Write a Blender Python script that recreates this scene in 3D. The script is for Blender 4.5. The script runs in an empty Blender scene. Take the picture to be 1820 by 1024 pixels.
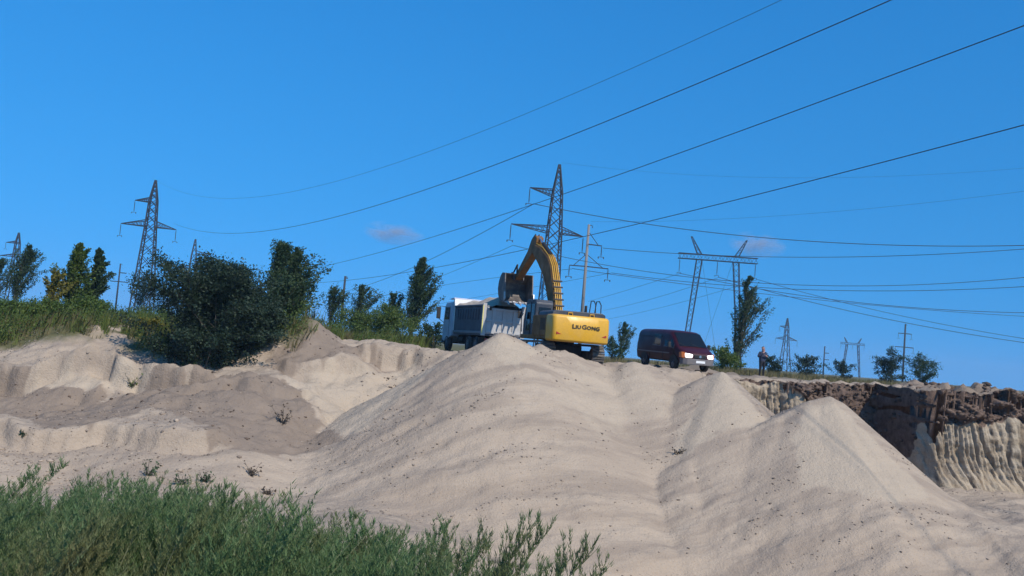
import bpy, bmesh, math, random
import numpy as np
from mathutils import Vector, Matrix, Euler
R = math.radians
scene = bpy.context.scene
COL = scene.collection

# ------------------------------------------------------------------ camera
FPX, PITCH, ROLL = 1600.0, R(3.81), R(4.75)          # focal length in photo pixels (photo is 1820 wide)
_F = np.array([0, math.cos(PITCH), math.sin(PITCH)])
_U0 = np.array([0, -math.sin(PITCH), math.cos(PITCH)]); _R0 = np.array([1.0, 0, 0])
_R = math.cos(ROLL)*_R0 + math.sin(ROLL)*_U0
_U = math.cos(ROLL)*_U0 - math.sin(ROLL)*_R0
cam_d = bpy.data.cameras.new('camera'); cam = bpy.data.objects.new('camera', cam_d); COL.objects.link(cam)
cam_d.sensor_width = 36; cam_d.lens = 36*FPX/1820; cam_d.clip_start = 0.1; cam_d.clip_end = 20000
cam.matrix_world = Matrix(((_R[0], _U[0], -_F[0], 0), (_R[1], _U[1], -_F[1], 0), (_R[2], _U[2], -_F[2], 0), (0, 0, 0, 1)))
scene.camera = cam

# ------------------------------------------------------------------ sky, sun, exposure
SUN_AZ, SUN_EL = R(37), R(45)      # sun stands behind the camera, to its right
sun_vec = Vector((math.sin(SUN_AZ)*math.cos(SUN_EL), -math.cos(SUN_AZ)*math.cos(SUN_EL), math.sin(SUN_EL)))
world = bpy.data.worlds.new('World'); scene.world = world; world.use_nodes = True
wn = world.node_tree.nodes; wl = world.node_tree.links
bg = wn['Background']; sky = wn.new('ShaderNodeTexSky'); sky.sky_type = 'NISHITA'; sky.sun_disc = False
sky.sun_elevation = SUN_EL; sky.sun_rotation = R(180) - SUN_AZ
sky.air_density = 1.0; sky.dust_density = 0.25; sky.ozone_density = 3.0
# deep clear-weather blue: read the sky model above its milky horizon band, the same all the way round
wt = wn.new('ShaderNodeTexCoord'); wm = wn.new('ShaderNodeVectorMath'); wm.operation = 'MULTIPLY_ADD'
wm.inputs[1].default_value = (1, 1, 0.40); wm.inputs[2].default_value = (0, 0, 0.215)
wl.new(wt.outputs['Generated'], wm.inputs[0]); wl.new(wm.outputs[0], sky.inputs['Vector'])
hs = wn.new('ShaderNodeHueSaturation'); hs.inputs['Saturation'].default_value = 1.35; hs.inputs['Hue'].default_value = 0.5
tint = wn.new('ShaderNodeMix'); tint.data_type = 'RGBA'; tint.blend_type = 'MULTIPLY'; tint.inputs['Factor'].default_value = 1
tint.inputs[7].default_value = (0.40, 0.96, 1.11, 1)
wl.new(sky.outputs[0], hs.inputs['Color']); wl.new(hs.outputs[0], tint.inputs[6]); wl.new(tint.outputs[2], bg.inputs['Color'])
bg.inputs['Strength'].default_value = 0.15
sun_d = bpy.data.lights.new('sun', 'SUN'); sun_d.energy = 4.9; sun_d.angle = R(0.53); sun_d.color = (1.0, 0.92, 0.80)
sun_o = bpy.data.objects.new('sun', sun_d); COL.objects.link(sun_o)
sun_o.rotation_euler = sun_vec.to_track_quat('Z', 'Y').to_euler()
vs = scene.view_settings; vs.view_transform = 'Standard'; vs.look = 'None'; vs.gamma = 1; vs.exposure = 0.0
vs.use_curve_mapping = False
scene.cycles.max_bounces = 6; scene.cycles.transparent_max_bounces = 16; scene.cycles.volume_bounces = 0

# ------------------------------------------------------------------ helpers
def at(px, py, Y):
    """photo pixel -> point at world depth Y"""
    r = _F + (px-910)/FPX*_R - (py-512)/FPX*_U
    return r*(Y/r[1])
def hy(px): return 619 + 0.0831*(px-910)

def _h(ix, iy, s):
    n = (ix.astype(np.int64)*374761393 + iy.astype(np.int64)*668265263 + s*1442695041) & 0x7fffffff
    n = ((n ^ (n >> 13))*1274126177) & 0x7fffffff
    n = ((n ^ (n >> 16))*2654435 + 974711) & 0x7fffffff
    return ((n >> 3) & 0xffff)/65535.0
def noise(x, y, s=0):
    x = np.asarray(x, float); y = np.asarray(y, float)
    ix = np.floor(x); iy = np.floor(y); fx = x-ix; fy = y-iy
    fx = fx*fx*fx*(fx*(fx*6-15)+10); fy = fy*fy*fy*(fy*(fy*6-15)+10)
    a = _h(ix, iy, s); b = _h(ix+1, iy, s); c = _h(ix, iy+1, s); d = _h(ix+1, iy+1, s)
    return (a*(1-fx)+b*fx)*(1-fy) + (c*(1-fx)+d*fx)*fy - 0.5
def fbm(x, y, s=0, o=4, g=0.5):
    t = 0; a = 1
    for i in range(o):
        t = t + a*noise(x*2**i + 17.3*i, y*2**i - 9.1*i, s+i); a *= g
    return t
def sstep(a, b, x):
    t = np.clip((x-a)/(b-a), 0, 1); return t*t*(3-2*t)

def link(o, parent=None):
    COL.objects.link(o)
    if parent is not None: o.parent = parent
    return o
def tag(o, label=None, cat=None, group=None, kind=None):
    for k, v in (('label', label), ('category', cat), ('group', group), ('kind', kind)):
        if v: o[k] = v
    return o
def empty(name, loc=(0, 0, 0), rot=(0, 0, 0)):
    o = bpy.data.objects.new(name, None); o.location = loc; o.rotation_euler = rot; o.empty_display_size = 0.2
    return link(o)
def mesh_np(name, V, Fq, smooth=False):
    """V (n,3), Fq (m,k) all faces of k corners"""
    V = np.asarray(V, np.float32); Fq = np.asarray(Fq, np.int32)
    me = bpy.data.meshes.new(name); k = Fq.shape[1]
    me.vertices.add(len(V)); me.vertices.foreach_set('co', V.ravel())
    me.loops.add(Fq.size); me.loops.foreach_set('vertex_index', Fq.ravel())
    me.polygons.add(len(Fq)); me.polygons.foreach_set('loop_start', np.arange(0, Fq.size, k, dtype=np.int32))
    if smooth: me.polygons.foreach_set('use_smooth', np.ones(len(Fq), bool))
    me.update(calc_edges=True)
    return me
def obj_np(name, V, Fq, mat, parent=None, smooth=False):
    me = mesh_np(name, V, Fq, smooth)
    if mat: me.materials.append(mat)
    return link(bpy.data.objects.new(name, me), parent)

class MB:
    """collects simple solids, build() links them as ONE mesh object"""
    def __init__(s): s.v = []; s.f = []
    def add(s, v, f):
        n = len(s.v); s.v += [tuple(p) for p in v]; s.f += [tuple(i+n for i in q) for q in f]; return s
    def box(s, x0, x1, y0, y1, z0, z1):
        v = [(x0,y0,z0),(x1,y0,z0),(x1,y1,z0),(x0,y1,z0),(x0,y0,z1),(x1,y0,z1),(x1,y1,z1),(x0,y1,z1)]
        return s.add(v, [(0,3,2,1),(4,5,6,7),(0,1,5,4),(1,2,6,5),(2,3,7,6),(3,0,4,7)])
    def hexa(s, p8):
        return s.add(p8, [(0,3,2,1),(4,5,6,7),(0,1,5,4),(1,2,6,5),(2,3,7,6),(3,0,4,7)])
    def prism(s, prof, x0, x1, axis='x'):
        """profile of (a,b) pairs extruded along axis; for x: (y,z), for y: (x,z), for z: (x,y)"""
        n = len(prof)
        def P(t, a, b): return (t,a,b) if axis == 'x' else ((a,t,b) if axis == 'y' else (a,b,t))
        v = [P(x0,a,b) for a,b in prof] + [P(x1,a,b) for a,b in prof]
        f = [(i,(i+1)%n,n+(i+1)%n,n+i) for i in range(n)] + [tuple(range(n-1,-1,-1)), tuple(range(n,2*n))]
        return s.add(v, f)
    def cyl(s, p, q, r0, r1=None, n=12):
        p = Vector(p); q = Vector(q); d = (q-p).normalized(); r1 = r0 if r1 is None else r1
        a = d.orthogonal().normalized(); b = d.cross(a)
        v = []
        for c, r in ((p, r0), (q, r1)):
            for i in range(n):
                t = 2*math.pi*i/n; v.append(c + a*(r*math.cos(t)) + b*(r*math.sin(t)))
        f = [(i,(i+1)%n,n+(i+1)%n,n+i) for i in range(n)] + [tuple(range(n-1,-1,-1)), tuple(range(n,2*n))]
        return s.add(v, f)
    def tube(s, pts, r, n=8):
        pts = [Vector(p) for p in pts]; m = len(pts); v = []; f = []
        rs = r if isinstance(r, (list, tuple)) else [r]*m
        ref = None
        for i, p in enumerate(pts):
            d = (pts[min(i+1,m-1)] - pts[max(i-1,0)]).normalized()
            a = (ref - d*ref.dot(d)).normalized() if ref is not None and (ref - d*ref.dot(d)).length > 1e-6 else d.orthogonal().normalized()
            ref = a; b = d.cross(a)
            for k in range(n):
                t = 2*math.pi*k/n; v.append(p + a*(rs[i]*math.cos(t)) + b*(rs[i]*math.sin(t)))
        for i in range(m-1):
            for k in range(n): f.append((i*n+k, i*n+(k+1)%n, (i+1)*n+(k+1)%n, (i+1)*n+k))
        f += [tuple(range(n-1,-1,-1)), tuple(range((m-1)*n, m*n))]
        return s.add(v, f)
    def build(s, name, mat, parent=None, bevel=0, smooth=False, seg=2):
        me = bpy.data.meshes.new(name); me.from_pydata(s.v, [], s.f); me.update()
        bm = bmesh.new(); bm.from_mesh(me); bmesh.ops.recalc_face_normals(bm, faces=bm.faces); bm.to_mesh(me); bm.free()
        if mat: me.materials.append(mat)
        if smooth: me.polygons.foreach_set('use_smooth', [True]*len(me.polygons))
        o = link(bpy.data.objects.new(name, me), parent)
        if bevel:
            m = o.modifiers.new('bevel', 'BEVEL'); m.width = bevel; m.segments = seg; m.limit_method = 'ANGLE'; m.angle_limit = R(35)
            m.harden_normals = False
        return o
_unit = None
def bar(name, p, q, w, mat, parent=None):
    """square bar from p to q: shares one unit mesh per material"""
    global _unit
    if _unit is None: _unit = {}
    if mat.name not in _unit:
        b = MB().box(-.5,.5,-.5,.5,0,1); me = bpy.data.meshes.new('bar'); me.from_pydata(b.v, [], b.f); me.materials.append(mat); _unit[mat.name] = me
    o = bpy.data.objects.new(name, _unit[mat.name])
    p = Vector(p); q = Vector(q); d = q-p
    o.matrix_local = Matrix.Translation(p) @ d.to_track_quat('Z', 'Y').to_matrix().to_4x4() @ Matrix.Diagonal((w, w, d.length, 1))
    return link(o, parent)

# ------------------------------------------------------------------ materials
def new_mat(name):
    m = bpy.data.materials.new(name); m.use_nodes = True
    nt = m.node_tree; return m, nt, nt.nodes, nt.links, nt.nodes['Principled BSDF']
def N(nt, t, **kw):
    n = nt.nodes.new(t)
    for k, v in kw.items():
        if k.startswith('_'): setattr(n, k[1:], v)
        else: n.inputs[k.replace('__', ' ')].default_value = v
    return n
def rgba(c): return (c[0], c[1], c[2], 1)
def mix(nt, fac, a, b, mode='MIX'):
    n = nt.nodes.new('ShaderNodeMix'); n.data_type = 'RGBA'; n.blend_type = mode
    for sock, v in ((n.inputs['Factor'], fac), (n.inputs[6], a), (n.inputs[7], b)):
        if isinstance(v, (int, float)): sock.default_value = v
        elif isinstance(v, tuple): sock.default_value = rgba(v)
        else: nt.links.new(v, sock)
    return n.outputs[2]
def ramp(nt, src, stops):
    n = nt.nodes.new('ShaderNodeValToRGB'); nt.links.new(src, n.inputs[0])
    e = n.color_ramp.elements
    while len(e) < len(stops): e.new(0.5)
    for x, (p, c) in zip(e, stops): x.position = p; x.color = rgba(c) if isinstance(c, tuple) else (c, c, c, 1)
    return n.outputs[0]
def tnoise(nt, scale, detail=4, vec=None, rough=0.55):
    n = nt.nodes.new('ShaderNodeTexNoise'); n.inputs['Scale'].default_value = scale; n.inputs['Detail'].default_value = detail
    n.inputs['Roughness'].default_value = rough
    if vec is not None: nt.links.new(vec, n.inputs['Vector'])
    return n.outputs['Fac']
def paint(name, c, rough=0.45, metal=0.0, dirt=0.35, dirt_c=(0.33, 0.27, 0.20), scale=2.5, spec=0.4, coat=0.0):
    """painted or bare metal with dust and wear"""
    m, nt, nd, lk, p = new_mat(name)
    tc = nd.new('ShaderNodeTexCoord')
    a = tnoise(nt, scale, 6, tc.outputs['Object'], 0.65); b = tnoise(nt, scale*7, 4, tc.outputs['Object'])
    f = ramp(nt, a, [(0.42, 0.0), (0.72, dirt)])
    c1 = mix(nt, b, tuple(x*0.86 for x in c), tuple(min(1, x*1.08) for x in c))
    lk.new(mix(nt, f, c1, dirt_c), p.inputs['Base Color'])
    lk.new(ramp(nt, a, [(0.3, rough*0.8), (0.75, min(1, rough*1.7))]), p.inputs['Roughness'])
    p.inputs['Metallic'].default_value = metal; p.inputs['Specular IOR Level'].default_value = spec
    p.inputs['Coat Weight'].default_value = coat
    bp = N(nt, 'ShaderNodeBump', Strength=0.12, Distance=0.02); lk.new(b, bp.inputs['Height']); lk.new(bp.outputs[0], p.inputs['Normal'])
    return m
def leaf_mat(name, ca, cb, cc=None, trans=0.35, olive=None):
    m, nt, nd, lk, p = new_mat(name)
    g = nd.new('ShaderNodeNewGeometry')
    stops = [(0.0, ca), (0.7, cb), (1.0, cc or cb)]
    tc = nd.new('ShaderNodeTexCoord')
    big = tnoise(nt, 0.6, 2, tc.outputs['Object'])
    c = mix(nt, ramp(nt, big, [(0.35, 0.0), (0.65, 0.55)]), ramp(nt, g.outputs['Random Per Island'], stops), cb)
    if olive: c = mix(nt, ramp(nt, tnoise(nt, 1.1, 3, tc.outputs['Object']), [(0.48, 0.0), (0.68, 0.85)]), c, olive)
    lk.new(c, p.inputs['Base Color']); p.inputs['Roughness'].default_value = 0.6; p.inputs['Specular IOR Level'].default_value = 0.25
    t = nd.new('ShaderNodeBsdfTranslucent'); lk.new(c, t.inputs['Color'])
    ms = nd.new('ShaderNodeMixShader'); ms.inputs[0].default_value = trans
    lk.new(p.outputs[0], ms.inputs[1]); lk.new(t.outputs[0], ms.inputs[2]); lk.new(ms.outputs[0], nd['Material Output'].inputs[0])
    return m

def sand_ground():
    m, nt, nd, lk, p = new_mat('sand ground')
    tc = nd.new('ShaderNodeTexCoord'); vc = nd.new('ShaderNodeVertexColor'); vc.layer_name = 'zone'
    sp = nd.new('ShaderNodeSeparateColor'); lk.new(vc.outputs[0], sp.inputs[0])
    P = tc.outputs['Object']
    big = tnoise(nt, 0.22, 5, P, 0.6); mid = tnoise(nt, 1.7, 6, P, 0.65); fine = tnoise(nt, 14, 4, P, 0.7)
    # streaks running down the slopes
    mr = N(nt, 'ShaderNodeMapping'); mr.inputs['Rotation'].default_value = (0, 0, R(-25)); lk.new(P, mr.inputs[0])
    mp = N(nt, 'ShaderNodeMapping'); mp.inputs['Scale'].default_value = (0.22, 1.9, 0.4); lk.new(mr.outputs[0], mp.inputs[0])
    streak = tnoise(nt, 1.0, 5, mp.outputs[0], 0.6)
    sand = mix(nt, ramp(nt, big, [(0.3, 0.0), (0.7, 1.0)]), (0.335, 0.264, 0.200), (0.41, 0.328, 0.248))
    sand = mix(nt, ramp(nt, streak, [(0.38, 0.8), (0.58, 0.0)]), sand, (0.272, 0.216, 0.168))
    sand = mix(nt, sp.outputs[2], sand, (0.43, 0.350, 0.262))
    dirt = mix(nt, mid, (0.175, 0.134, 0.102), (0.290, 0.227, 0.174))
    df = N(nt, 'ShaderNodeMath', _operation='MULTIPLY_ADD'); lk.new(mid, df.inputs[0]); df.inputs[1].default_value = 0.7; lk.new(sp.outputs[0], df.inputs[2])
    c = mix(nt, ramp(nt, df.outputs[0], [(0.55, 0.0), (0.95, 1.0)]), sand, dirt)
    grs = mix(nt, mid, (0.07, 0.075, 0.03), (0.15, 0.135, 0.07))
    gf = N(nt, 'ShaderNodeMath', _operation='MULTIPLY_ADD'); lk.new(mid, gf.inputs[0]); gf.inputs[1].default_value = 0.6; lk.new(sp.outputs[1], gf.inputs[2])
    c = mix(nt, ramp(nt, gf.outputs[0], [(0.5, 0.0), (0.95, 1.0)]), c, grs)
    c = mix(nt, ramp(nt, fine, [(0.28, 0.45), (0.44, 0.0)]), c, (0.17, 0.14, 0.11))
    lk.new(c, p.inputs['Base Color']); p.inputs['Roughness'].default_value = 0.95; p.inputs['Specular IOR Level'].default_value = 0.1
    h = N(nt, 'ShaderNodeMath', _operation='MULTIPLY_ADD'); lk.new(mid, h.inputs[0]); h.inputs[1].default_value = 2.2; lk.new(fine, h.inputs[2])
    bp = N(nt, 'ShaderNodeBump', Strength=0.75, Distance=0.07); lk.new(h.outputs[0], bp.inputs['Height']); lk.new(bp.outputs[0], p.inputs['Normal'])
    return m
def cliff_mat():
    m, nt, nd, lk, p = new_mat('cut earth')
    tc = nd.new('ShaderNodeTexCoord'); P = tc.outputs['Object']; sx = nd.new('ShaderNodeSeparateXYZ'); lk.new(P, sx.inputs[0])
    big = tnoise(nt, 0.5, 5, P, 0.6); mid = tnoise(nt, 2.5, 6, P, 0.65); fine = tnoise(nt, 16, 4, P, 0.7)
    mp = N(nt, 'ShaderNodeMapping'); mp.inputs['Scale'].default_value = (3.2, 0.6, 0.16); lk.new(P, mp.inputs[0])
    streak = tnoise(nt, 1.3, 4, mp.outputs[0], 0.55)
    mp2 = N(nt, 'ShaderNodeMapping'); mp2.inputs['Scale'].default_value = (0.25, 0.25, 3.0); lk.new(P, mp2.inputs[0])
    layer = tnoise(nt, 1.1, 4, mp2.outputs[0], 0.6)
    sand = mix(nt, ramp(nt, streak, [(0.36, 0.0), (0.56, 1.0)]), (0.17, 0.135, 0.10), (0.40, 0.33, 0.245))
    sand = mix(nt, ramp(nt, layer, [(0.42, 0.5), (0.58, 0.0)]), sand, (0.30, 0.225, 0.145))
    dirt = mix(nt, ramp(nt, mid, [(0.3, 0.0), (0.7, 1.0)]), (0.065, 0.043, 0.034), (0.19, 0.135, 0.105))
    # soil line: z above about -1.7 is dark topsoil, deeper to the right
    a = N(nt, 'ShaderNodeMath', _operation='MULTIPLY_ADD'); lk.new(big, a.inputs[0]); a.inputs[1].default_value = 2.0; lk.new(sx.outputs[2], a.inputs[2])
    b = N(nt, 'ShaderNodeMath', _operation='MULTIPLY_ADD'); lk.new(sx.outputs[0], b.inputs[0]); b.inputs[1].default_value = 0.17; lk.new(a.outputs[0], b.inputs[2])
    vc = nd.new('ShaderNodeVertexColor'); vc.layer_name = 'soil'  # layer holds topsoil and the recess shadow painted in as soil
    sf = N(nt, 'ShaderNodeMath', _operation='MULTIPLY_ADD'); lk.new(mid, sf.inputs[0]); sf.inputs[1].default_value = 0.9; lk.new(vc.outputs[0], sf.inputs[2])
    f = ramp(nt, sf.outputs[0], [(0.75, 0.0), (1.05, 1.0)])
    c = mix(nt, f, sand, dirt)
    c = mix(nt, ramp(nt, fine, [(0.30, 0.6), (0.46, 0.0)]), c, (0.07, 0.052, 0.042))
    lk.new(c, p.inputs['Base Color']); p.inputs['Roughness'].default_value = 0.95; p.inputs['Specular IOR Level'].default_value = 0.1
    h = N(nt, 'ShaderNodeMath', _operation='MULTIPLY_ADD'); lk.new(mid, h.inputs[0]); h.inputs[1].default_value = 2.0; lk.new(fine, h.inputs[2])
    bp = N(nt, 'ShaderNodeBump', Strength=0.6, Distance=0.06); lk.new(h.outputs[0], bp.inputs['Height']); lk.new(bp.outputs[0], p.inputs['Normal'])
    return m
def N_map(nt, src, a, b):
    n = nt.nodes.new('ShaderNodeMapRange'); n.inputs['From Min'].default_value = a; n.inputs['From Max'].default_value = b
    nt.links.new(src, n.inputs['Value']); return n.outputs[0]
def clod_mat(name, ca, cb):
    m, nt, nd, lk, p = new_mat(name); g = nd.new('ShaderNodeNewGeometry')
    lk.new(ramp(nt, g.outputs['Random Per Island'], [(0, ca), (1, cb)]), p.inputs['Base Color'])
    p.inputs['Roughness'].default_value = 0.95; p.inputs['Specular IOR Level'].default_value = 0.1
    return m

M = dict(
    sand=sand_ground(), cliff=cliff_mat(),
    load=None,
    steel=paint('weathered galvanised steel', (0.10, 0.11, 0.12), 0.6, 0.3, 0.25, (0.10, 0.07, 0.05)),
    far_steel=paint('distant galvanised steel', (0.12, 0.13, 0.15), 0.6, 0.2, 0.1),
    concrete=paint('pole concrete', (0.19, 0.18, 0.17), 0.85, 0, 0.4, (0.22, 0.20, 0.18), 1.2),
    glassins=paint('insulator glass', (0.08, 0.10, 0.11), 0.25, 0, 0.1),
    cable=paint('aluminium cable', (0.03, 0.032, 0.04), 0.6, 0.2, 0.1),
    bark=paint('bark', (0.10, 0.085, 0.065), 0.9, 0, 0.3, (0.05, 0.05, 0.04)),
)

# ------------------------------------------------------------------ terrain
PLAT = -0.45
# surveyed points of the left part of the pit: photo pixel and depth -> x, y, z
_cp = [  # left bank and scarp
    (0,640,41),(60,612,42),(100,597,42.5),(140,630,41),(200,640,40.5),(250,655,40),
    (40,668,38.6),(130,645,38.9),(200,652,38.9),(255,662,39),
    (40,702,37.6),(130,702,37.6),(210,700,37.6),
    (0,735,33.5),(100,742,33),(200,740,33),(270,715,34),(100,768,31),(200,765,31.4),
    (0,800,29.6),(100,850,29),(200,845,29),(330,835,29.5),(390,825,30),(300,770,31),
    # the grey heap and the track over it
    (270,680,38),(350,685,36.5),(420,672,37.5),(480,662,38.4),(300,725,34),(400,720,34.6),(480,700,36),
    (450,750,33.6),(520,740,35),(420,820,30.4),(500,810,32),(560,790,34),(600,785,35),
    # pale cut beside it
    (520,650,40),(580,640,41.2),(640,635,41.8),(560,700,38.2),(610,700,39),(590,740,36.6),(630,760,37),
    # rim and face left of the big pile
    (500,625,43),(600,612,44),(660,614,44),(700,617,43.6),(750,620,43.3),(790,625,43),
    (690,660,41.6),(740,665,41.4),(700,700,40),(660,740,38.5),(620,800,36),
    (560,850,31.5),(700,900,28),(500,890,29),(620,930,25.5),(740,960,24.5),
    (300,900,26),(100,900,25.5),
]
_pts = [at(*c) for c in _cp]
_plan = [  # x, y, z in metres: plateau behind, pit floor and the near bank
    (-30,50,-.7),(-22,50,-.7),(-14,50,-.6),(-8,50,-.45),(-3,50,-.45),(-34,44,-.8),(-34,36,-2.6),(-34,30,-4.6),
    (-19,46,-.6),(-12,46.5,-.5),(-7,47,-.45),(-3,45,-.45),(-24,46,-.7),
    (-34,20,-5.0),(-24,20,-5.2),(-14,20,-5.2),(-4,20,-6.2),(4,20,-7.0),(4,27,-7.2),(2,34,-5.0),(3,42,-.6),(3,50,-.45),(1,38,-3),
    (-34,14,-4.2),(-20,14,-4.5),(-8,14,-4.8),(4,14,-6.0),(-34,9,-2.8),(-20,9,-3.4),(-8,9,-3.7),(4,9,-4.2),
    (-34,5,-1.8),(-20,5,-1.9),(-8,5,-1.9),(-3,5,-2.0),(0,5,-2.2),(4,5,-2.5),(-20,1,-1.7),(-4,1,-1.7),(0,0,-1.7),(4,1,-1.75),
    (14,5,-2.6),(14,9,-4.2),(14,14,-5.6),(14,22,-6.4),(30,5,-2.6),(30,14,-4.7),(30,24,-4.8),(14,30,-6.2),(30,30,-4.7),
]
_C = np.array([tuple(p) for p in _pts] + _plan)
def _tps(d2): return 0.5*d2*np.log(d2+1e-9)
def _fit(C, lam=0.02):
    n = len(C); d2 = ((C[:,None,:2]-C[None,:,:2])**2).sum(-1)
    A = np.zeros((n+3,n+3)); A[:n,:n] = _tps(d2) + lam*np.eye(n); A[:n,n] = 1; A[:n,n+1:] = C[:,:2]; A[n,:n] = 1; A[n+1:,:n] = C[:,:2].T
    return np.linalg.solve(A, np.concatenate([C[:,2], np.zeros(3)]))
_W = _fit(_C)
def rbf(x, y):
    x = np.clip(x, -34, 30); y = np.clip(y, 0, 50)
    o = np.full(x.shape, _W[-3]) + _W[-2]*x + _W[-1]*y
    for (cx, cy, _), w in zip(_C, _W): o += w*_tps((x-cx)**2 + (y-cy)**2)
    return o
# right part: rim line of the embankment and of the cut wall
_rx = np.array([-6, -2, 2, 5, 7.5, 9, 10.5, 12, 13.5, 14.6, 15.2, 16.2, 17.0, 18.5, 18.9, 19.4, 22, 26, 40, 80])
_ry = np.array([43.5, 42, 40.2, 41, 42.8, 43.7, 43.9, 44.0, 43.7, 43.2, 44.4, 44.6, 44.8, 44.7, 41.2, 40.2, 39.9, 39.4, 37, 36])
def rim(x): return np.interp(x, _rx, _ry)
def ridge(x, y, pts, k, ks=None):
    """spine of a heap of tipped sand falling away on both sides at its angle of repose"""
    best = np.full(x.shape, -99.0)
    P = [at(*p) if len(p) == 3 else np.array(p[:3]) for p in pts]
    if len(P) == 1: P = P*2
    for a, b in zip(P[:-1], P[1:]):
        d = b[:2]-a[:2]; L = max((d**2).sum(), 1e-6)
        t = np.clip(((x-a[0])*d[0] + (y-a[1])*d[1])/L, 0, 1)
        dx = x-(a[0]+t*d[0]); dy = y-(a[1]+t*d[1]); r = np.sqrt(dx*dx+dy*dy)
        kk = k if ks is None else k + (ks-k)*np.clip(dx/np.maximum(r, .01), 0, 1)
        best = np.maximum(best, a[2] + t*(b[2]-a[2]) - kk*(np.sqrt(r*r+.012) - .11))
    return best
def smax(a, b, k=0.12):
    h = np.clip(0.5 + 0.5*(a-b)/k, 0, 1); return b*(1-h) + a*h + k*h*(1-h)
_P1 = [(820,640,40.2),(862,608,38.6),(895,592,37.6),(925,604,38),(948,616,38.4),(959,611,38.5),(985,623,38.8),(1004,622,39),(1045,640,39.3),(1088,650,39.8)]
_P1b = [(1088,650,39.8),(1128,641,39.6),(1160,651,39.8),(1200,672,40),(1232,690,39.6)]
_P2 = [(1262,666,38.6),(1283,660,38.4),(1240,740,36)]
_P3 = [(1222,817,33.2),(1300,780,34.4),(1380,742,35.2),(1440,712,35.8),(1475,704,36),(1492,713,36)]
def terrain(x, y, detail=True):
    x = np.asarray(x, float); y = np.asarray(y, float)
    left = rbf(x, y)
    # undercut edges where the loader has bitten into the left bank, the rim and the lower bench
    for xa, xb, yl, yr_, A, wd, sd in ((-24, -12.6, 38.4, 38.6, 1.25, .3, 1), (-9.8, -6.6, 40.2, 40.9, 1.0, .35, 2), (-6.9, -2.0, 42.5, 42.2, 1.0, .3, 3), (-22, -9.5, 30.6, 30.8, .7, .4, 4), (-12.6, -7.5, 36.2, 37.9, .5, .5, 5)):
        ys = yl + (yr_-yl)*(x-xa)/(xb-xa) + 1.1*fbm(x*.45, 0*x, 200+sd, 4, .55)
        left = left + A*sstep(xa-.8, xa+.5, x)*sstep(xb+.8, xb-.5, x)*(sstep(ys-wd*.5, ys+wd*.5, y) - sstep(ys-1.7, ys+1.7, y))
    # embankment and cut wall on the right
    steep = sstep(8.5, 11, x); r = rim(x); d = np.maximum(r + 1.3*steep - y, 0)
    lo = 0.62*d
    drop = np.interp(x, [9, 12, 16, 19, 24, 40], [2.6, 3.2, 3.7, 4.0, 3.9, 3.7])
    hi = np.minimum(d*7.0, drop + np.maximum(d-drop/7.0, 0)*np.interp(x, [11, 14, 16.5], [.40, .30, .055]))
    right = PLAT - (lo*(1-steep) + hi*steep)
    right = smax(right, np.interp(x, [-4, 0, 12, 15, 17], [-5.4, -7.3, -7.3, -5.6, -5.0]), 0.6)
    q = sstep(31, 25, y); right = right*(1-q) + left*q
    w = sstep(-5.5, -2.5, x - 0.0*y)
    z = left*(1-w) + right*w
    z = np.where(y > 50, z*(1-sstep(50, 56, y)) + (PLAT-.05)*sstep(50, 56, y), z)
    ground = z
    piles = ridge(x, y, _P1, 0.64)
    piles = smax(piles, ridge(x, y, _P1b, 0.62), 0.15)
    p2 = ridge(x, y, _P2, 0.60, 0.74); p3 = ridge(x, y, _P3, 0.60, 0.82)
    piles = np.maximum(np.maximum(piles, p2), p3)
    m1 = ridge(x, y, [(505,590,44.5),(548,566,44),(600,606,43.6)], 0.6)
    # slumped fan that joins the heaps
    fan = ridge(x, y, [(1045,760,36),(1235,760,36.2)], 0.56)
    piles = smax(piles, fan, 0.5)
    z = z + 0.045*np.clip(y-46.2, 0, 4.6)*sstep(5.5, 7.5, x)*sstep(13, 11, x)*sstep(57, 52, y)
    z = smax(smax(z, piles, 0.1 + 0.9*sstep(-3.6, -4.8, ground)), m1, 0.2)
    if detail:
        onpile = sstep(-0.15, 0.1, piles-ground)
        near = sstep(60, 48, y)
        # rounded hollows and old ruts on the untouched ground, fine slump relief on the tipped sand
        rough = 0.26*fbm(x*0.35, y*0.35, 3, 3) + 0.24*fbm(x*1.1, y*1.3, 11, 5, 0.6) - 0.22*np.clip(fbm(x*0.8, y*0.5, 15, 3)-.12, 0, 1)
        rot = -x*0.42 + y*0.91; rt2 = x*0.91 + y*0.42
        slump = 0.15*fbm(rot*0.5, rt2*0.16, 21, 3) + 0.13*fbm(rot*1.4, rt2*0.8, 31, 5, 0.65)
        fresh = np.clip(np.maximum(sstep(-.2, .15, p2-np.maximum(ground, p3)), sstep(-.2, .1, p3-np.maximum(ground, p2)))*sstep(-4.6, -4.0, z), 0, 1)
        flat = sstep(-5.5, -2.5, x)*sstep(41, 37, y); onpile = np.maximum(onpile, flat); slump = slump + flat*sstep(-3.8, -5.2, z)*0.3*fbm(rot*0.42, rt2*0.10, 25, 3)
        z = z + near*(rough*(1-onpile)*(0.45+0.55*sstep(30, 36, y)) + slump*onpile*(1-0.8*fresh))
        # clods thrown up on the rim right of the wall
        spoil = sstep(18.8, 20, x)*sstep(.6, 1.5, y-r)*sstep(7, 3.5, y-r)
        z = z + spoil*(0.28 + 0.5*fbm(x*0.9, y*0.9, 41, 4, 0.6))
    return z
def tz(x, y): return float(terrain(np.array([x], float), np.array([y], float))[0])

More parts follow.
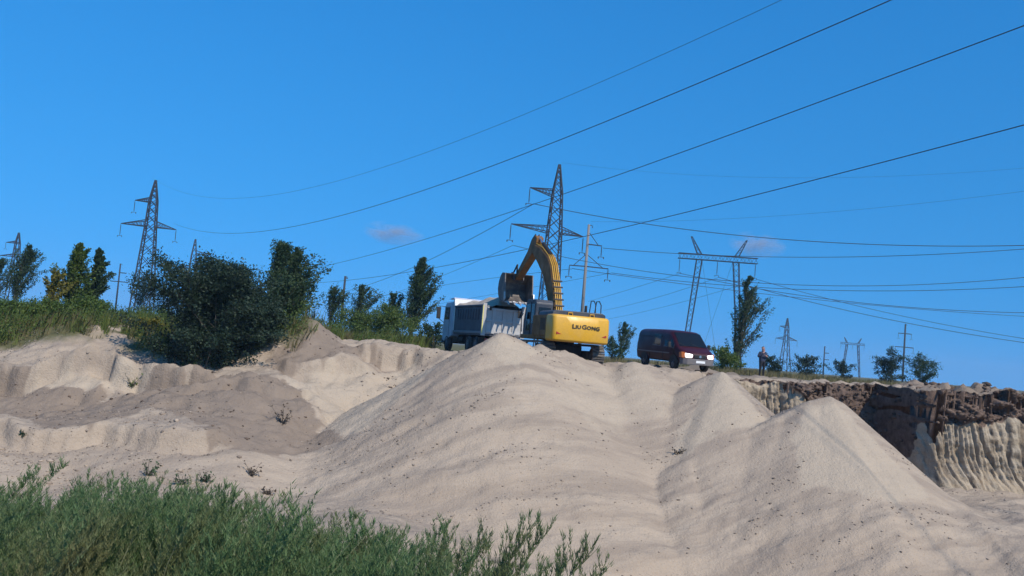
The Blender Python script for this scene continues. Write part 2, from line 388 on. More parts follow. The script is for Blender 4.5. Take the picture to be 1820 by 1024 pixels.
def spaced(lo, hi, step, far_lo, far_hi, g=1.22):
    c = list(np.arange(lo, hi+1e-6, step)); s = step; v = c[-1]
    while v < far_hi: s *= g; v += s; c.append(v)
    s = step; v = c[0]; a = []
    while v > far_lo: s *= g; v -= s; a.append(v)
    return np.array(a[::-1]+c)
GX = spaced(-25, 27, 0.1, -6000, 6000); GY = spaced(26, 46, 0.1, -300, 9000)
gx, gy = np.meshgrid(GX, GY)
gz = terrain(gx, gy)
nx, ny = len(GX), len(GY)
idx = np.arange(nx*ny).reshape(ny, nx)
quads = np.stack([idx[:-1,:-1], idx[:-1,1:], idx[1:,1:], idx[1:,:-1]], -1).reshape(-1, 4)
ground = obj_np('ground', np.stack([gx, gy, gz], -1).reshape(-1, 3), quads, M['sand'], smooth=True)
ground['kind'] = 'structure'
# what lies on it: loose dirt, plant cover, freshly tipped sand
def blob(x, y, px, py, Y, rx, ry):
    p = at(px, py, Y); return np.clip(1.4 - np.sqrt(((x-p[0])/rx)**2 + ((y-p[1])/ry)**2), 0, 1)
_yy = np.arange(24, 60, .08)
def hit(px, py, detail=False):
    """where the view line of a photo pixel meets the ground"""
    q = np.stack([at(px, py, 1.0)*v for v in _yy]); h = np.nonzero(q[:, 2] < terrain(q[:, 0], q[:, 1], detail))[0]
    return q[h[0]] if len(h) else q[-1]
def inside(x, y, poly, soft=.12, wob=.35, sd=0):
    """soft-edged plan polygon with a ragged outline"""
    x = x + wob*fbm(x*1.1, y*1.1, 300+sd, 4, .6); y = y + wob*1.5*fbm(x*1.1+9, y*1.1, 310+sd, 4, .6)
    ins = np.zeros(x.shape, bool); dist = np.full(x.shape, 99.)
    for (x0, y0), (x1, y1) in zip(poly, poly[1:]+poly[:1]):
        c = ((y0 > y) != (y1 > y)); ins ^= c & (x < (x1-x0)*(y-y0)/((y1-y0) if abs(y1-y0) > 1e-9 else 1e-9)+x0)
        L = max((x1-x0)**2+(y1-y0)**2, 1e-9); t = np.clip(((x-x0)*(x1-x0)+(y-y0)*(y1-y0))/L, 0, 1)
        dist = np.minimum(dist, np.hypot(x-x0-t*(x1-x0), y-y0-t*(y1-y0)))
    return sstep(-soft, soft, np.where(ins, dist, -dist))
def P(*pts): return [tuple(hit(*p)[:2]) for p in pts]
Z_GREY = P((-40,690),(60,690),(200,708),(270,692),(350,676),(480,662),(530,700),(612,782),(560,800),(420,812),(380,800),(270,722),(170,768),(90,768),(40,742),(-40,735))
Z_SOIL = P((470,640),(505,612),(530,572),(552,567),(600,608),(690,617),(760,624),(650,640),(560,648),(490,660))
Z_PALE = [P((40,672),(130,645),(255,660),(262,690),(210,702),(130,706),(60,690)), P((500,672),(560,650),(640,655),(740,640),(770,660),(650,760),(610,775),(560,715)),
          P((1262,670),(1283,662),(1378,742),(1215,812),(1190,800),(1235,720)), P((1440,722),(1475,706),(1650,880),(1600,905),(1425,870),(1412,780)), P((840,632),(895,596),(960,622),(920,655))]
Z_YEL = P((975,720),(1010,655),(1090,655),(1150,652),(1190,700),(1180,735),(1060,760))
def zones(x, y):
    dirt = 0.72*inside(x, y, Z_GREY, .15, .5, 1)
    dirt = np.maximum(dirt, 0.95*inside(x, y, Z_SOIL, .35, .6, 2))
    dirt = np.maximum(dirt, sstep(18.5, 20.5, x)*sstep(-.3, .3, y-rim(x))*0.95)
    dirt = np.maximum(dirt, sstep(46, 50, y)*0.55)
    grass = sstep(47, 51, y)*(1-0.7*sstep(-4, -1, x)*sstep(20, 16, x)*sstep(60, 54, y))
    grass = np.maximum(grass, sstep(-8.5, -10.5, x)*sstep(41.2, 43, y)*0.9)
    path = blob(x, y, 225, 590, 47, .7, 5); path = np.maximum(path, blob(x, y, 200, 620, 43, .9, 1.2))
    grass = grass*(1-path); dirt = dirt*(1-path)
    grass = np.maximum(grass, sstep(13, 9, y)*0.9)
    fresh = np.zeros(x.shape)
    for k, z in enumerate(Z_PALE): fresh = np.maximum(fresh, inside(x, y, z, .12, .30, 10+k))
    yel = inside(x, y, Z_YEL, .5, .8, 20)
    return np.stack([dirt, grass, np.maximum(.7*fresh*(1-.8*(dirt > .3)), .5*yel), np.ones(x.shape)], -1)
at_ = ground.data.color_attributes.new('zone', 'FLOAT_COLOR', 'POINT')
at_.data.foreach_set('color', zones(gx, gy).reshape(-1).astype(np.float32))

# ------------------------------------------------------------------ cut wall on the right
def cliff():
    xs = np.arange(9.3, 27.0, 0.045); ts = np.linspace(0, 1, 84)
    X, T = np.meshgrid(xs, ts)
    # arc of the wall from rim to foot: undercut topsoil, fluted sand below, sweeping out at the foot
    r0 = rim(X); top = tz_arr(xs, rim(xs)+1.95) + 0.02; foot = np.interp(xs, [9, 12, 16, 19, 24, 40], [-3.3, -4.0, -4.6, -5.0, -4.9, -4.7])
    Z = top[None,:]*(1-T) + foot[None,:]*T
    depth = T*(top-foot)[None,:]
    soil = np.interp(X, [9, 13.4, 14.4, 15.2, 18.80, 19.0, 22, 27], [.1, .15, .5, 3.2, 3.6, 1.5, 1.4, 1.6]) + 0.35*fbm(X*0.9, X*0, 51, 3)  # topsoil depth; across the recess it runs deep to paint the shadow there
    soil_shade = sstep(0.12, -0.12, depth-soil)
    out = 0.15 + 0.25*(depth/4) + 0.9*sstep(0.55, 1.0, T)**2 * np.interp(X, [9,14,18,20], [.6,.4,.5,1.1])
    out -= 0.10 + 0.35*soil_shade*0
    # bucket tooth flutes in the sand, leaning a little with depth
    u = X - 0.12*depth*depth*0.35 + 0.12*fbm(X*.7, Z*.5, 61, 2)
    flute = np.abs(((u*1.7 + 1.5*noise(u*0.9, Z*.15, 63)) % 1.0) - 0.5)*2
    flute2 = np.abs(((u*5.3 + 1.8*noise(u*1.3, Z*.3, 64)) % 1.0) - 0.5)*2
    amp = 0.70*np.clip(0.5 + 2.4*noise(u*0.55, Z*0.12, 65), 0, 1.3)
    gv = lambda f, w: np.exp(-((f-.5)/w)**2)
    st_ = np.interp(X, [10, 13.5, 15, 30], [2.2, 2.2, 1.0, 1.0])*np.clip(.55+2.2*noise(u*.6, Z*.2, 66), 0.1, 1.4)
    out += (1-soil_shade)*sstep(1.0, .75, T)*(0.10*amp*flute - st_*(.15*gv((u*1.35+1.3*noise(u*.9, Z*.2, 67)) % 1, .09) + .10*gv((u*3.1+1.6*noise(u*1.2, Z*.3, 68)) % 1, .12) + .06*gv((u*6.3+1.9*noise(u*1.9, Z*.4, 69)) % 1, .2)))
    # blocky topsoil, torn off in places
    blk = fbm(X*2.0, Z*3.0, 71, 5, 0.62)
    calm = 1 - .75*sstep(15.2, 16, X)*sstep(19.2, 18.6, X)
    out += soil_shade*calm*(0.62*blk + 0.10*np.round(3*noise(X*1.7, Z*3.4, 75))/3) - soil_shade*0.1
    out += (0.6-.25*sstep(18.8, 20, X))*fbm(X*0.55, Z*0.45, 81, 3)*(1-.6*sstep(15.2, 16, X)*sstep(19.2, 18.6, X)) + 0.12*fbm(X*4, Z*4, 83, 3)
    out += 0.10*sstep(0.25, 0.0, depth)*fbm(X*2.2, Z*0, 85, 3)
    ends = sstep(9.3, 10.6, X); out = out*ends - 1.0*(1-ends)
    Yv = r0 + 0.25 - out
    Zv = Z + 0.06*fbm(X*3, Z*3, 87, 2)
    V = np.stack([X, Yv, Zv], -1)
    # lip running back over the plateau
    back = []
    for b, dz in ((2.4, -0.3), (1.6, 0.02), (0.8, 0.04), (0.3, 0.05)):
        xx = xs; yy = rim(xs)+0.25+b
        back.append(np.stack([xx, yy, tz_arr(xx, yy)+dz+0.05*fbm(xx*2, yy*2, 89, 3)], -1))
    V = np.concatenate([np.array(back), V], 0)
    m, n = V.shape[:2]; ii = np.arange(m*n).reshape(m, n)
    q = np.stack([ii[:-1,:-1], ii[1:,:-1], ii[1:,1:], ii[:-1,1:]], -1).reshape(-1, 4)
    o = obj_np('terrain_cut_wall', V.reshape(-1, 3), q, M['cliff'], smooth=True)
    sa = np.concatenate([np.ones((4, n))*np.interp(xs, [13.6, 14.8], [.15, 1])[None], soil_shade], 0); ca = o.data.color_attributes.new('soil', 'FLOAT_COLOR', 'POINT')
    global CLIFF_V; CLIFF_V = V[4:][(soil_shade > .5)]
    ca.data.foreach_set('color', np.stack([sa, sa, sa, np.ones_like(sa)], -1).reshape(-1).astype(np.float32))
    return o
def tz_arr(x, y): return terrain(np.asarray(x, float), np.asarray(y, float))
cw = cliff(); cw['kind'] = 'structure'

# ------------------------------------------------------------------ clods and crumbs on the sand
ICO = None
def clods(name, n, sampler, rng, r0, r1, mat, squash=0.7):
    bm = bmesh.new(); bmesh.ops.create_icosphere(bm, subdivisions=1, radius=1)
    bv = np.array([v.co[:] for v in bm.verts]); bf = np.array([[v.index for v in f.verts] for f in bm.faces]); bm.free()
    P = sampler(n); n = len(P)
    rad = r0*(r1/r0)**(rng.random(n)**2.2)
    jit = 1 + 0.8*(rng.random((n, len(bv)))-0.5)
    a = rng.random(n)*6.28; ca, sa = np.cos(a), np.sin(a)
    V = bv[None]*jit[...,None]*rad[:,None,None]
    sx = 1+0.5*rng.random(n); V[:,:,0] *= sx[:,None]; V[:,:,2] *= squash
    Xr = V[:,:,0]*ca[:,None]-V[:,:,1]*sa[:,None]; Yr = V[:,:,0]*sa[:,None]+V[:,:,1]*ca[:,None]
    V = np.stack([Xr, Yr, V[:,:,2]], -1) + P[:,None,:]
    Fq = (bf[None] + (np.arange(n)*len(bv))[:,None,None]).reshape(-1, 3)
    return obj_np(name, V.reshape(-1, 3), Fq, mat)
rng = np.random.default_rng(5)
def on_ground(dens):
    def f(n):
        x = rng.uniform(-24, 24, n*9); y = rng.uniform(27, 46, n*9); w = dens(x, y)
        k = rng.random(len(x)) < w; x = x[k][:n]; y = y[k][:n]
        return np.stack([x, y, terrain(x, y)+0.004], -1)
    return f
def dens_sand(x, y):
    rot = -x*0.42 + y*0.91; rt2 = x*0.91 + y*0.42
    d = 0.06 + np.clip(2.2*fbm(rot*1.1, rt2*0.3, 91, 4)-0.1, 0, 1)
    p = at(170,810,29.5); d = np.maximum(d, 0.9*np.clip(1.2-np.sqrt(((x-p[0]+1)/7)**2+((y-p[1])/1.8)**2), 0, 1))
    return d*sstep(46, 43, y)*(1-zones(x, y)[...,2]*1.3)*(y < rim(x))
M['clod_sand'] = clod_mat('sandy clods', (0.13, 0.105, 0.085), (0.32, 0.26, 0.21))
M['clod_pale'] = clod_mat('pale sand lumps', (0.20, 0.155, 0.12), (0.40, 0.32, 0.245))
M['clod_mid'] = clod_mat('damp sand clods', (0.09, 0.07, 0.055), (0.24, 0.19, 0.15))
M['clod_dark'] = clod_mat('soil clods', (0.05, 0.035, 0.027), (0.17, 0.122, 0.092))
tag(clods('sand_clods', 8000, on_ground(dens_sand), rng, 0.010, 0.05, M['clod_sand']), 'small crumbs and clods of damp sand strewn over the pit slopes', 'clods', kind='stuff')
def dens_soil(x, y):
    z = zones(x, y); a = sstep(18.6, 20, x)*sstep(1.2, 1.6, y-rim(x))*sstep(5, 2, y-rim(x))
    return a
tag(clods('dirt_crumbs', 1800, on_ground(lambda x, y: 0.5*np.clip(zones(x, y)[..., 0]-.2, 0, 1)*(x < 3)), rng, 0.012, 0.075, M['clod_dark']), 'brown crumbs scattered over the dirt mound and the grey heap', 'clods', kind='stuff')
tag(clods('soil_clods', 1300, on_ground(dens_soil), rng, 0.03, 0.20, M['clod_dark']), 'dark brown soil clods heaped along the rim of the cut wall', 'clods', kind='stuff')
tag(clods('soil_lumps', 1500, lambda n: CLIFF_V[rng.integers(0, len(CLIFF_V), n)] + np.array([0, -.02, 0]), rng, 0.02, 0.12, M['clod_dark']), 'loose lumps of soil stuck in the upper face of the cut wall', 'clods', kind='stuff')

# trails of dark damp lumps and furrows that rolled down the heaps
def trails(n_per, lines, rng):
    out = []
    for (a, b, w, m) in lines:
        t = rng.random(int(n_per*m)); px = a[0]+(b[0]-a[0])*t + rng.normal(size=len(t))*w; py = a[1]+(b[1]-a[1])*t + rng.normal(size=len(t))*w*.5
        out += list(zip(px, py))
    out = np.array(out); ray = np.array([at(u, v, 1.0) for u, v in out]); yy = np.arange(26, 46, .12)
    q = ray[:, None, :]*yy[None, :, None]; hitm = q[..., 2] < terrain(q[..., 0], q[..., 1]); k = np.argmax(hitm, 1)
    return q[np.arange(len(k)), k][hitm.any(1)]
TR = trails(60, [((1412,745),(1385,860),9,1.2),((1424,790),(1420,868),5,.7),((1392,850),(1360,905),10,.6),((1238,700),(1195,790),10,.8),((1180,720),(1150,820),16,.8),((1120,760),(880,870),26,1.6),
    ((1020,740),(960,840),22,.8),((910,650),(860,760),24,.8),((760,700),(700,800),20,.7),((690,800),(740,930),14,1.0),((1380,880),(1080,900),14,1.0),((1520,868),(1600,915),10,.8),((1330,800),(1230,850),16,.8),
    ((655,640),(700,690),16,1.0),((600,650),(640,720),16,.9),((720,625),(790,640),10,.8),((1060,655),(1110,665),10,.9),((1165,655),(1215,680),10,.9)], rng)
tag(clods('furrow_lumps', len(TR), lambda n: TR, rng, 0.014, 0.055, M['clod_mid']), 'trails of dark damp lumps rolled down the sand heaps', 'clods', kind='stuff')
Z_LUMP = P((-40,770),(60,775),(180,772),(290,735),(340,780),(400,822),(440,850),(300,880),(-40,880))
tag(clods('sand_lumps', 2600, on_ground(lambda x, y: inside(x, y, Z_LUMP, .4, .6, 31)*np.clip(.5+1.5*fbm(x*.9, y*.9, 33, 3), .05, 1)), rng, 0.02, 0.11, M['clod_pale'], .6), 'pale broken sand lumps covering the slope at lower left', 'clods', kind='stuff')
Z_RIM = P((640,640),(700,622),(790,630),(760,660),(700,690),(650,700))
tag(clods('rim_crumbs', 500, on_ground(lambda x, y: inside(x, y, Z_RIM, .4, .6, 32)), rng, 0.015, 0.09, M['clod_mid'], .6), 'crumbs of dark soil on the rim left of the truck', 'clods', kind='stuff')

# ------------------------------------------------------------------ trees and bushes
M['leaf_poplar'] = leaf_mat('poplar leaves', (0.020, 0.046, 0.020), (0.044, 0.080, 0.034), (0.10, 0.135, 0.06))
M['leaf_dark'] = leaf_mat('dark willow leaves', (0.010, 0.024, 0.015), (0.022, 0.044, 0.024), (0.075, 0.10, 0.06), 0.25)
M['leaf_green'] = leaf_mat('fresh green leaves', (0.050, 0.088, 0.016), (0.090, 0.140, 0.030), (0.18, 0.20, 0.05))
M['leaf_yellow'] = leaf_mat('yellowing leaves', (0.10, 0.11, 0.025), (0.18, 0.16, 0.03), (0.30, 0.24, 0.04))
def leaf_quads(P, D, size, rng, aspect=0.6):
    """one small pointed leaf face at each P, roughly along D with random twist"""
    n = len(P); d = D + 0.9*rng.normal(size=(n, 3)); d /= np.linalg.norm(d, axis=1)[:, None]
    a = np.cross(d, rng.normal(size=(n, 3))); a /= np.linalg.norm(a, axis=1)[:, None]
    s = (size*(0.6+0.8*rng.random(n)))[:, None]
    V = np.stack([P, P+d*s*0.5+a*s*aspect*0.5, P+d*s, P+d*s*0.5-a*s*aspect*0.5], 1)
    F = np.arange(n*4).reshape(n, 4); return V.reshape(-1, 3), F
WIND = np.array([1.0, 0.15, 0.0])
def make_tree(name, label, cat, px, Y, top, wpx, leaf, seed, nb=42, cb=0.12, up=1.5, wind=0.28, lsize=0.115, per=70, prof='poplar', group=None, base_y=None, stems=1, far=False):
    rng = np.random.default_rng(seed)
    k = FPX/Y
    bx = at(px, hy(px), Y)[0]; bz = tz(bx, Y) - 0.05
    T = at(top[0], top[1], Y); H = T[2]-bz; W = wpx/k/2
    # the picture leans with the camera, so base and top pixels already give the true lean
    tx = T[0]-bx
    root = empty(name, (bx, Y, bz)); tag(root, label, cat, group)
    wood = MB(); LP = []; LD = []
    for s in range(stems):
        ox = 0 if stems == 1 else rng.uniform(-.55, .55)*W; hs_ = H if s == 0 else H*rng.uniform(.6, .95)
        oy = 0 if stems == 1 else rng.uniform(-.4, .4)*W
        f = lambda h: np.array([ox + (tx-ox*.3)*h**1.4 + 0.06*W*math.sin(h*7+seed+s), oy*(1-.2*h) + 0.05*W*math.sin(h*5+s*2), hs_*h])
        pts = [f(i/9) for i in range(10)]; r0 = 0.02*H/math.sqrt(stems)
        wood.tube([(p[0], p[1], p[2]-(0.15 if i == 0 else 0)) for i, p in enumerate(pts)], [r0*(1-0.93*i/9) for i in range(10)], 6)
        n = max(6, nb//stems)
        for b in range(n):
            h = cb + (0.97-cb)*((b+rng.random())/n); az = rng.uniform(0, 6.283)
            if prof == 'poplar': w = min(1, 0.55+h*1.9)*(1-h)**0.92*1.35 + 0.02
            elif prof == 'round': w = math.sqrt(max(0.05, 1-(2*h-0.95)**2))
            else: w = (1-h*0.75)
            L = W*w*rng.uniform(.65, 1.15)
            o = f(h); out = np.array([math.cos(az), math.sin(az)*.8, 0])
            m = 6; q = o.copy(); d = out*1.0 + np.array([0, 0, (up*1.6 if prof == 'poplar' else up)*rng.uniform(.6, 1.3)]); d /= np.linalg.norm(d)
            reach = min(L/max(0.35, math.hypot(d[0], d[1])), max(.25, (hs_*1.03-o[2])/max(d[2], .3))); bp = [o]
            for i in range(m):
                d = d + WIND*wind/m*1.8 + np.array([0, 0, 0.05 if prof == 'poplar' else -.06]) + rng.normal(size=3)*.10; d /= np.linalg.norm(d)
                q = q + d*reach/m; bp.append(q.copy())
            bp = np.array(bp)
            if b % 2 == 0 or not far: wood.tube(bp, [r0*.35*(1-h*.6)*(1-.85*i/m) for i in range(m+1)], 4)
            c = max(8, int(2.0*per*(0.35+w)*rng.uniform(.6, 1.3)))
            t = rng.random(c)**0.75*m; i0 = np.minimum(t.astype(int), m-1); fr = (t-i0)[:, None]
            Pp = bp[i0]*(1-fr) + bp[i0+1]*fr + rng.normal(size=(c, 3))*(0.06*W+0.03)*(1.15-.9*h if prof == 'poplar' else 1)*np.array([1, 1, .9])
            LP.append(Pp); LD.append(np.tile(d, (c, 1)) + WIND*wind*0.8)
        # leader tuft
        c = per//5; h = 0.86+0.14*rng.random(c); LP.append(np.array([f(x) for x in h]) + rng.normal(size=(c, 3))*(.03*W+.02)); LD.append(np.tile([wind, 0, 1.], (c, 1)))
    P = np.concatenate(LP); D = np.concatenate(LD); P[:, 2] = np.maximum(P[:, 2], 0.02)
    wood.build('trunk', M['bark'], root, smooth=True)
    V, F = leaf_quads(P, D, lsize, rng); obj_np('crown', V, F, M[leaf], root)
    return root
tree_specs = [
    # left edge
    ('poplar_tree', 'dark poplar at the left edge cut off by the frame', 'tree', -14, 78, (2, 462), 54, 'leaf_poplar', 1, {}),
    ('poplar_tree', 'dark poplar bent by wind beside the faint pylon at far left', 'tree', 22, 74, (52, 438), 56, 'leaf_poplar', 2, dict(nb=60, per=90)),
    ('poplar_tree', 'tallest green poplar of the pair over the left sand bank', 'tree', 118, 50, (143, 434), 56, 'leaf_green', 3, dict(nb=64, per=110, cb=.03)),
    ('poplar_tree', 'slender poplar with dark tip right of the tallest left poplar', 'tree', 158, 51, (177, 442), 42, 'leaf_poplar', 4, dict(nb=60, per=90, cb=.03)),
    ('young_tree', 'yellowing young tree left of the tallest left poplar', 'tree', 84, 49, (102, 484), 44, 'leaf_yellow', 5, dict(nb=34, per=60, cb=.05)),
    ('bush', 'bright green bush on the left bank above the bare sand', 'bush', 40, 47, (42, 545), 90, 'leaf_green', 6, dict(prof='round', up=.8, nb=44, per=90, cb=.0, stems=3)),
    ('bush', 'green bush on the left bank at the frame edge', 'bush', -6, 46, (4, 540), 80, 'leaf_green', 7, dict(prof='round', up=.8, nb=40, per=80, cb=.0, stems=3)),
    ('bush', 'low bush below the two left poplars', 'bush', 150, 47, (152, 530), 80, 'leaf_green', 8, dict(prof='round', up=.8, nb=36, per=70, cb=.0, stems=3)),
    ('bush', 'yellow green low bush beside the sandy path at left', 'bush', 262, 45, (262, 570), 60, 'leaf_yellow', 41, dict(prof='round', up=.8, nb=30, per=50, cb=.0, stems=3)),
    ('bush', 'green bush left of the tallest left poplar', 'bush', 84, 46, (86, 540), 80, 'leaf_green', 42, dict(prof='round', up=.8, nb=40, per=80, cb=.0, stems=3)),
    ('bush', 'dark bush in front of the legs of the left pylon', 'bush', 242, 82, (258, 488), 66, 'leaf_dark', 9, dict(prof='round', up=1.1, nb=40, per=60, cb=.0, stems=3)),
    ('bush', 'small dark bush right of the left pylon legs', 'bush', 286, 80, (288, 516), 40, 'leaf_dark', 10, dict(prof='round', up=1.2, nb=26, per=50, cb=.0, stems=2)),
    # the big dark clump
    ('willow_bush', 'large dark round willow bush standing at the edge of the sand', 'bush', 352, 40.6, (392, 462), 196, 'leaf_dark', 11, dict(prof='round', up=.9, nb=150, per=190, cb=.0, stems=6, lsize=.11)),
    ('willow_bush', 'dark low bush filling the gap right of the large round willow', 'bush', 440, 41.6, (446, 520), 130, 'leaf_dark', 12, dict(prof='round', up=.8, nb=80, per=150, cb=.0, stems=4, lsize=.11)),
    ('poplar_tree', 'leafy green poplar rising behind the large dark willow bush', 'tree', 455, 45, (482, 436), 120, 'leaf_poplar', 13, dict(nb=90, per=130, cb=.02, stems=2)),
    ('poplar_tree', 'narrow poplar at the right flank of the large bush group', 'tree', 506, 46, (528, 442), 62, 'leaf_poplar', 14, dict(nb=60, per=90, cb=.05)),
    # middle row
    ('young_tree', 'dark young tree left of the small pole in the middle row', 'tree', 586, 66, (594, 515), 58, 'leaf_poplar', 15, dict(nb=44, per=60, cb=.02)),
    ('young_tree', 'green young tree right of the small pole in the middle row', 'tree', 634, 66, (642, 510), 56, 'leaf_poplar', 16, dict(nb=48, per=60, cb=.02)),
    ('young_tree', 'small young tree left of the lone leaning poplar', 'tree', 690, 64, (700, 523), 46, 'leaf_poplar', 17, dict(nb=36, per=50, cb=.02)),
    ('poplar_tree', 'lone tall dark poplar leaning in the wind beside the dump truck', 'tree', 728, 62, (752, 458), 60, 'leaf_poplar', 18, dict(nb=80, per=100, cb=.10)),
    ('bush', 'broad green bush at the foot of the lone leaning poplar', 'bush', 700, 58, (702, 548), 110, 'leaf_green', 19, dict(prof='round', up=.8, nb=60, per=80, cb=.0, stems=4)),
    ('bush', 'green bush under the two young trees of the middle row', 'bush', 630, 60, (632, 556), 90, 'leaf_green', 20, dict(prof='round', up=.8, nb=40, per=70, cb=.0, stems=4)),
    ('bush', 'small bush beside the cab of the dump truck', 'bush', 765, 60, (766, 575), 50, 'leaf_poplar', 21, dict(prof='round', up=.8, nb=30, per=50, cb=.0, stems=3)),
    # right of the excavator
    ('poplar_tree', 'slim poplar between the excavator and the maroon van', 'tree', 1102, 76, (1108, 574), 32, 'leaf_poplar', 22, dict(nb=36, per=50, cb=.02)),
    ('bush', 'bush peeking out beside the excavator counterweight', 'bush', 1084, 74, (1086, 600), 34, 'leaf_poplar', 23, dict(prof='round', up=.9, nb=26, per=50, cb=.0, stems=2)),
    ('poplar_tree', 'tall loose poplar between the maroon van and the standing man', 'tree', 1308, 64, (1334, 490), 66, 'leaf_poplar', 24, dict(nb=84, per=58, cb=.02)),
    ('bush', 'low bush at the foot of the poplar behind the van', 'bush', 1290, 60, (1288, 622), 60, 'leaf_green', 25, dict(prof='round', up=.8, nb=36, per=60, cb=.0, stems=3)),
    ('bush', 'small bush behind the legs of the standing man', 'bush', 1368, 70, (1368, 634), 40, 'leaf_dark', 26, dict(prof='round', up=.8, nb=26, per=50, cb=.0, stems=2)),
    ('bush', 'low brownish bush right of the far small pylon', 'bush', 1428, 92, (1430, 634), 60, 'leaf_dark', 27, dict(prof='round', up=.8, nb=30, per=45, cb=.0, stems=3, lsize=.15)),
    ('bush', 'little bush under the far portal tower', 'bush', 1493, 92, (1494, 642), 40, 'leaf_dark', 28, dict(prof='round', up=.8, nb=24, per=40, cb=.0, stems=3, lsize=.15)),
    ('bush', 'dark left bush of the pair below the far double arm pole', 'bush', 1586, 78, (1588, 622), 54, 'leaf_dark', 29, dict(prof='round', up=.8, nb=44, per=60, cb=.0, stems=4)),
    ('bush', 'right bush of the pair below the far double arm pole', 'bush', 1632, 79, (1638, 630), 56, 'leaf_poplar', 30, dict(prof='round', up=.8, nb=44, per=60, cb=.0, stems=4)),
]
for nm, lab, cat, px, Y, top, w, leaf, seed, kw in tree_specs:
    make_tree(nm, lab, cat, px, Y, top, w, leaf, seed, group=('bushes' if cat == 'bush' else 'trees')+' around the sand pit', **kw)

# ------------------------------------------------------------------ grass and weeds on the rim (uncountable)
def tufts(name, P, rng, hgt, blades, mat, label, width=0.012, lean=0.35):
    n = len(P)*blades
    B = np.repeat(P, blades, 0) + np.concatenate([rng.normal(size=(n, 2))*0.10, np.zeros((n, 1))], 1)
    h = np.repeat(hgt, blades)*(0.5+0.7*rng.random(n))
    az = rng.random(n)*6.283; l = lean*rng.random(n)*h
    tip = B + np.stack([np.cos(az)*l+0.18*h, np.sin(az)*l, h], -1); mid = (B+tip)/2 + np.stack([np.cos(az)*l*-.15, np.sin(az)*l*-.15, h*.06], -1)
    wv = np.stack([np.cos(az+1.57), np.sin(az+1.57), np.zeros(n)], -1)*(width*(0.6+rng.random(n)))[:, None]
    V = np.stack([B-wv, B+wv, mid+wv*.8, tip, mid-wv*.8], 1).reshape(-1, 3)
    F = (np.arange(n)[:, None]*5 + np.array([0, 1, 2, 3, 4])).reshape(-1, 5)
    o = obj_np(name, V, F, mat); tag(o, label, 'grass', kind='stuff'); return o
M['dry'] = leaf_mat('dry grass', (0.20, 0.16, 0.08), (0.15, 0.14, 0.06), (0.28, 0.22, 0.13), 0.2)
M['weed'] = leaf_mat('green weeds', (0.095, 0.135, 0.03), (0.15, 0.19, 0.045), (0.27, 0.25, 0.09), 0.3)
rg = np.random.default_rng(77)
def scatter(n, x0, x1, y0, y1, f):
    x = rg.uniform(x0, x1, n); y = rg.uniform(y0, y1, n); k = rg.random(n) < f(x, y); x = x[k]; y = y[k]
    return np.stack([x, y, terrain(x, y)-.03], -1)
grassy = lambda x, y: np.clip(zones(x, y)[..., 1]*1.15 - 0.22 + 0.8*fbm(x*.5, y*.5, 7, 3), 0, 1)
P = scatter(9000, -32, -4.9, 40.2, 62, grassy)
tufts('weeds', P[::2], rg, rg.uniform(.35, 1.0, len(P[::2])), 9, M['weed'], 'green weeds and grass on the left bank behind the sand', 0.014)
tufts('dry_grass', P[1::2], rg, rg.uniform(.3, .8, len(P[1::2])), 9, M['dry'], 'dry yellow grass on the left bank and around the bushes', 0.012)
def undergrowth(name, P, rng, hgt, per, mat, label, size=.10):
    n = len(P)*per; B = np.repeat(P, per, 0); h = np.repeat(hgt, per)*rng.random(n)**.7
    B = B + np.stack([rng.normal(size=n)*.16+h*.15, rng.normal(size=n)*.16, h], -1)
    V, F = leaf_quads(B, np.tile([.4, 0, 1.0], (n, 1)), size, rng, .5); o = obj_np(name, V, F, mat); tag(o, label, 'undergrowth', kind='stuff')
Q = scatter(2600, -30, -9.5, 42.2, 56, grassy)
undergrowth('undergrowth', Q, rg, rg.uniform(.4, 1.3, len(Q)), 26, M['leaf_green'], 'leafy green undergrowth covering the left bank')
Q = scatter(900, -11, -5.2, 47, 58, grassy)
undergrowth('low_undergrowth', Q, rg, rg.uniform(.2, .7, len(Q)), 22, M['leaf_green'], 'low leafy undergrowth between the dirt mound and the truck')
P = scatter(5000, 5, 34, 52, 70, lambda x, y: np.clip(.55+fbm(x*.4, y*.4, 8, 3), 0, 1)*sstep(52, 56, y))
tufts('rough_grass', P, rg, rg.uniform(.15, .5, len(P)), 8, M['dry'], 'short dry grass on the flat ground behind the van and the man', 0.014)

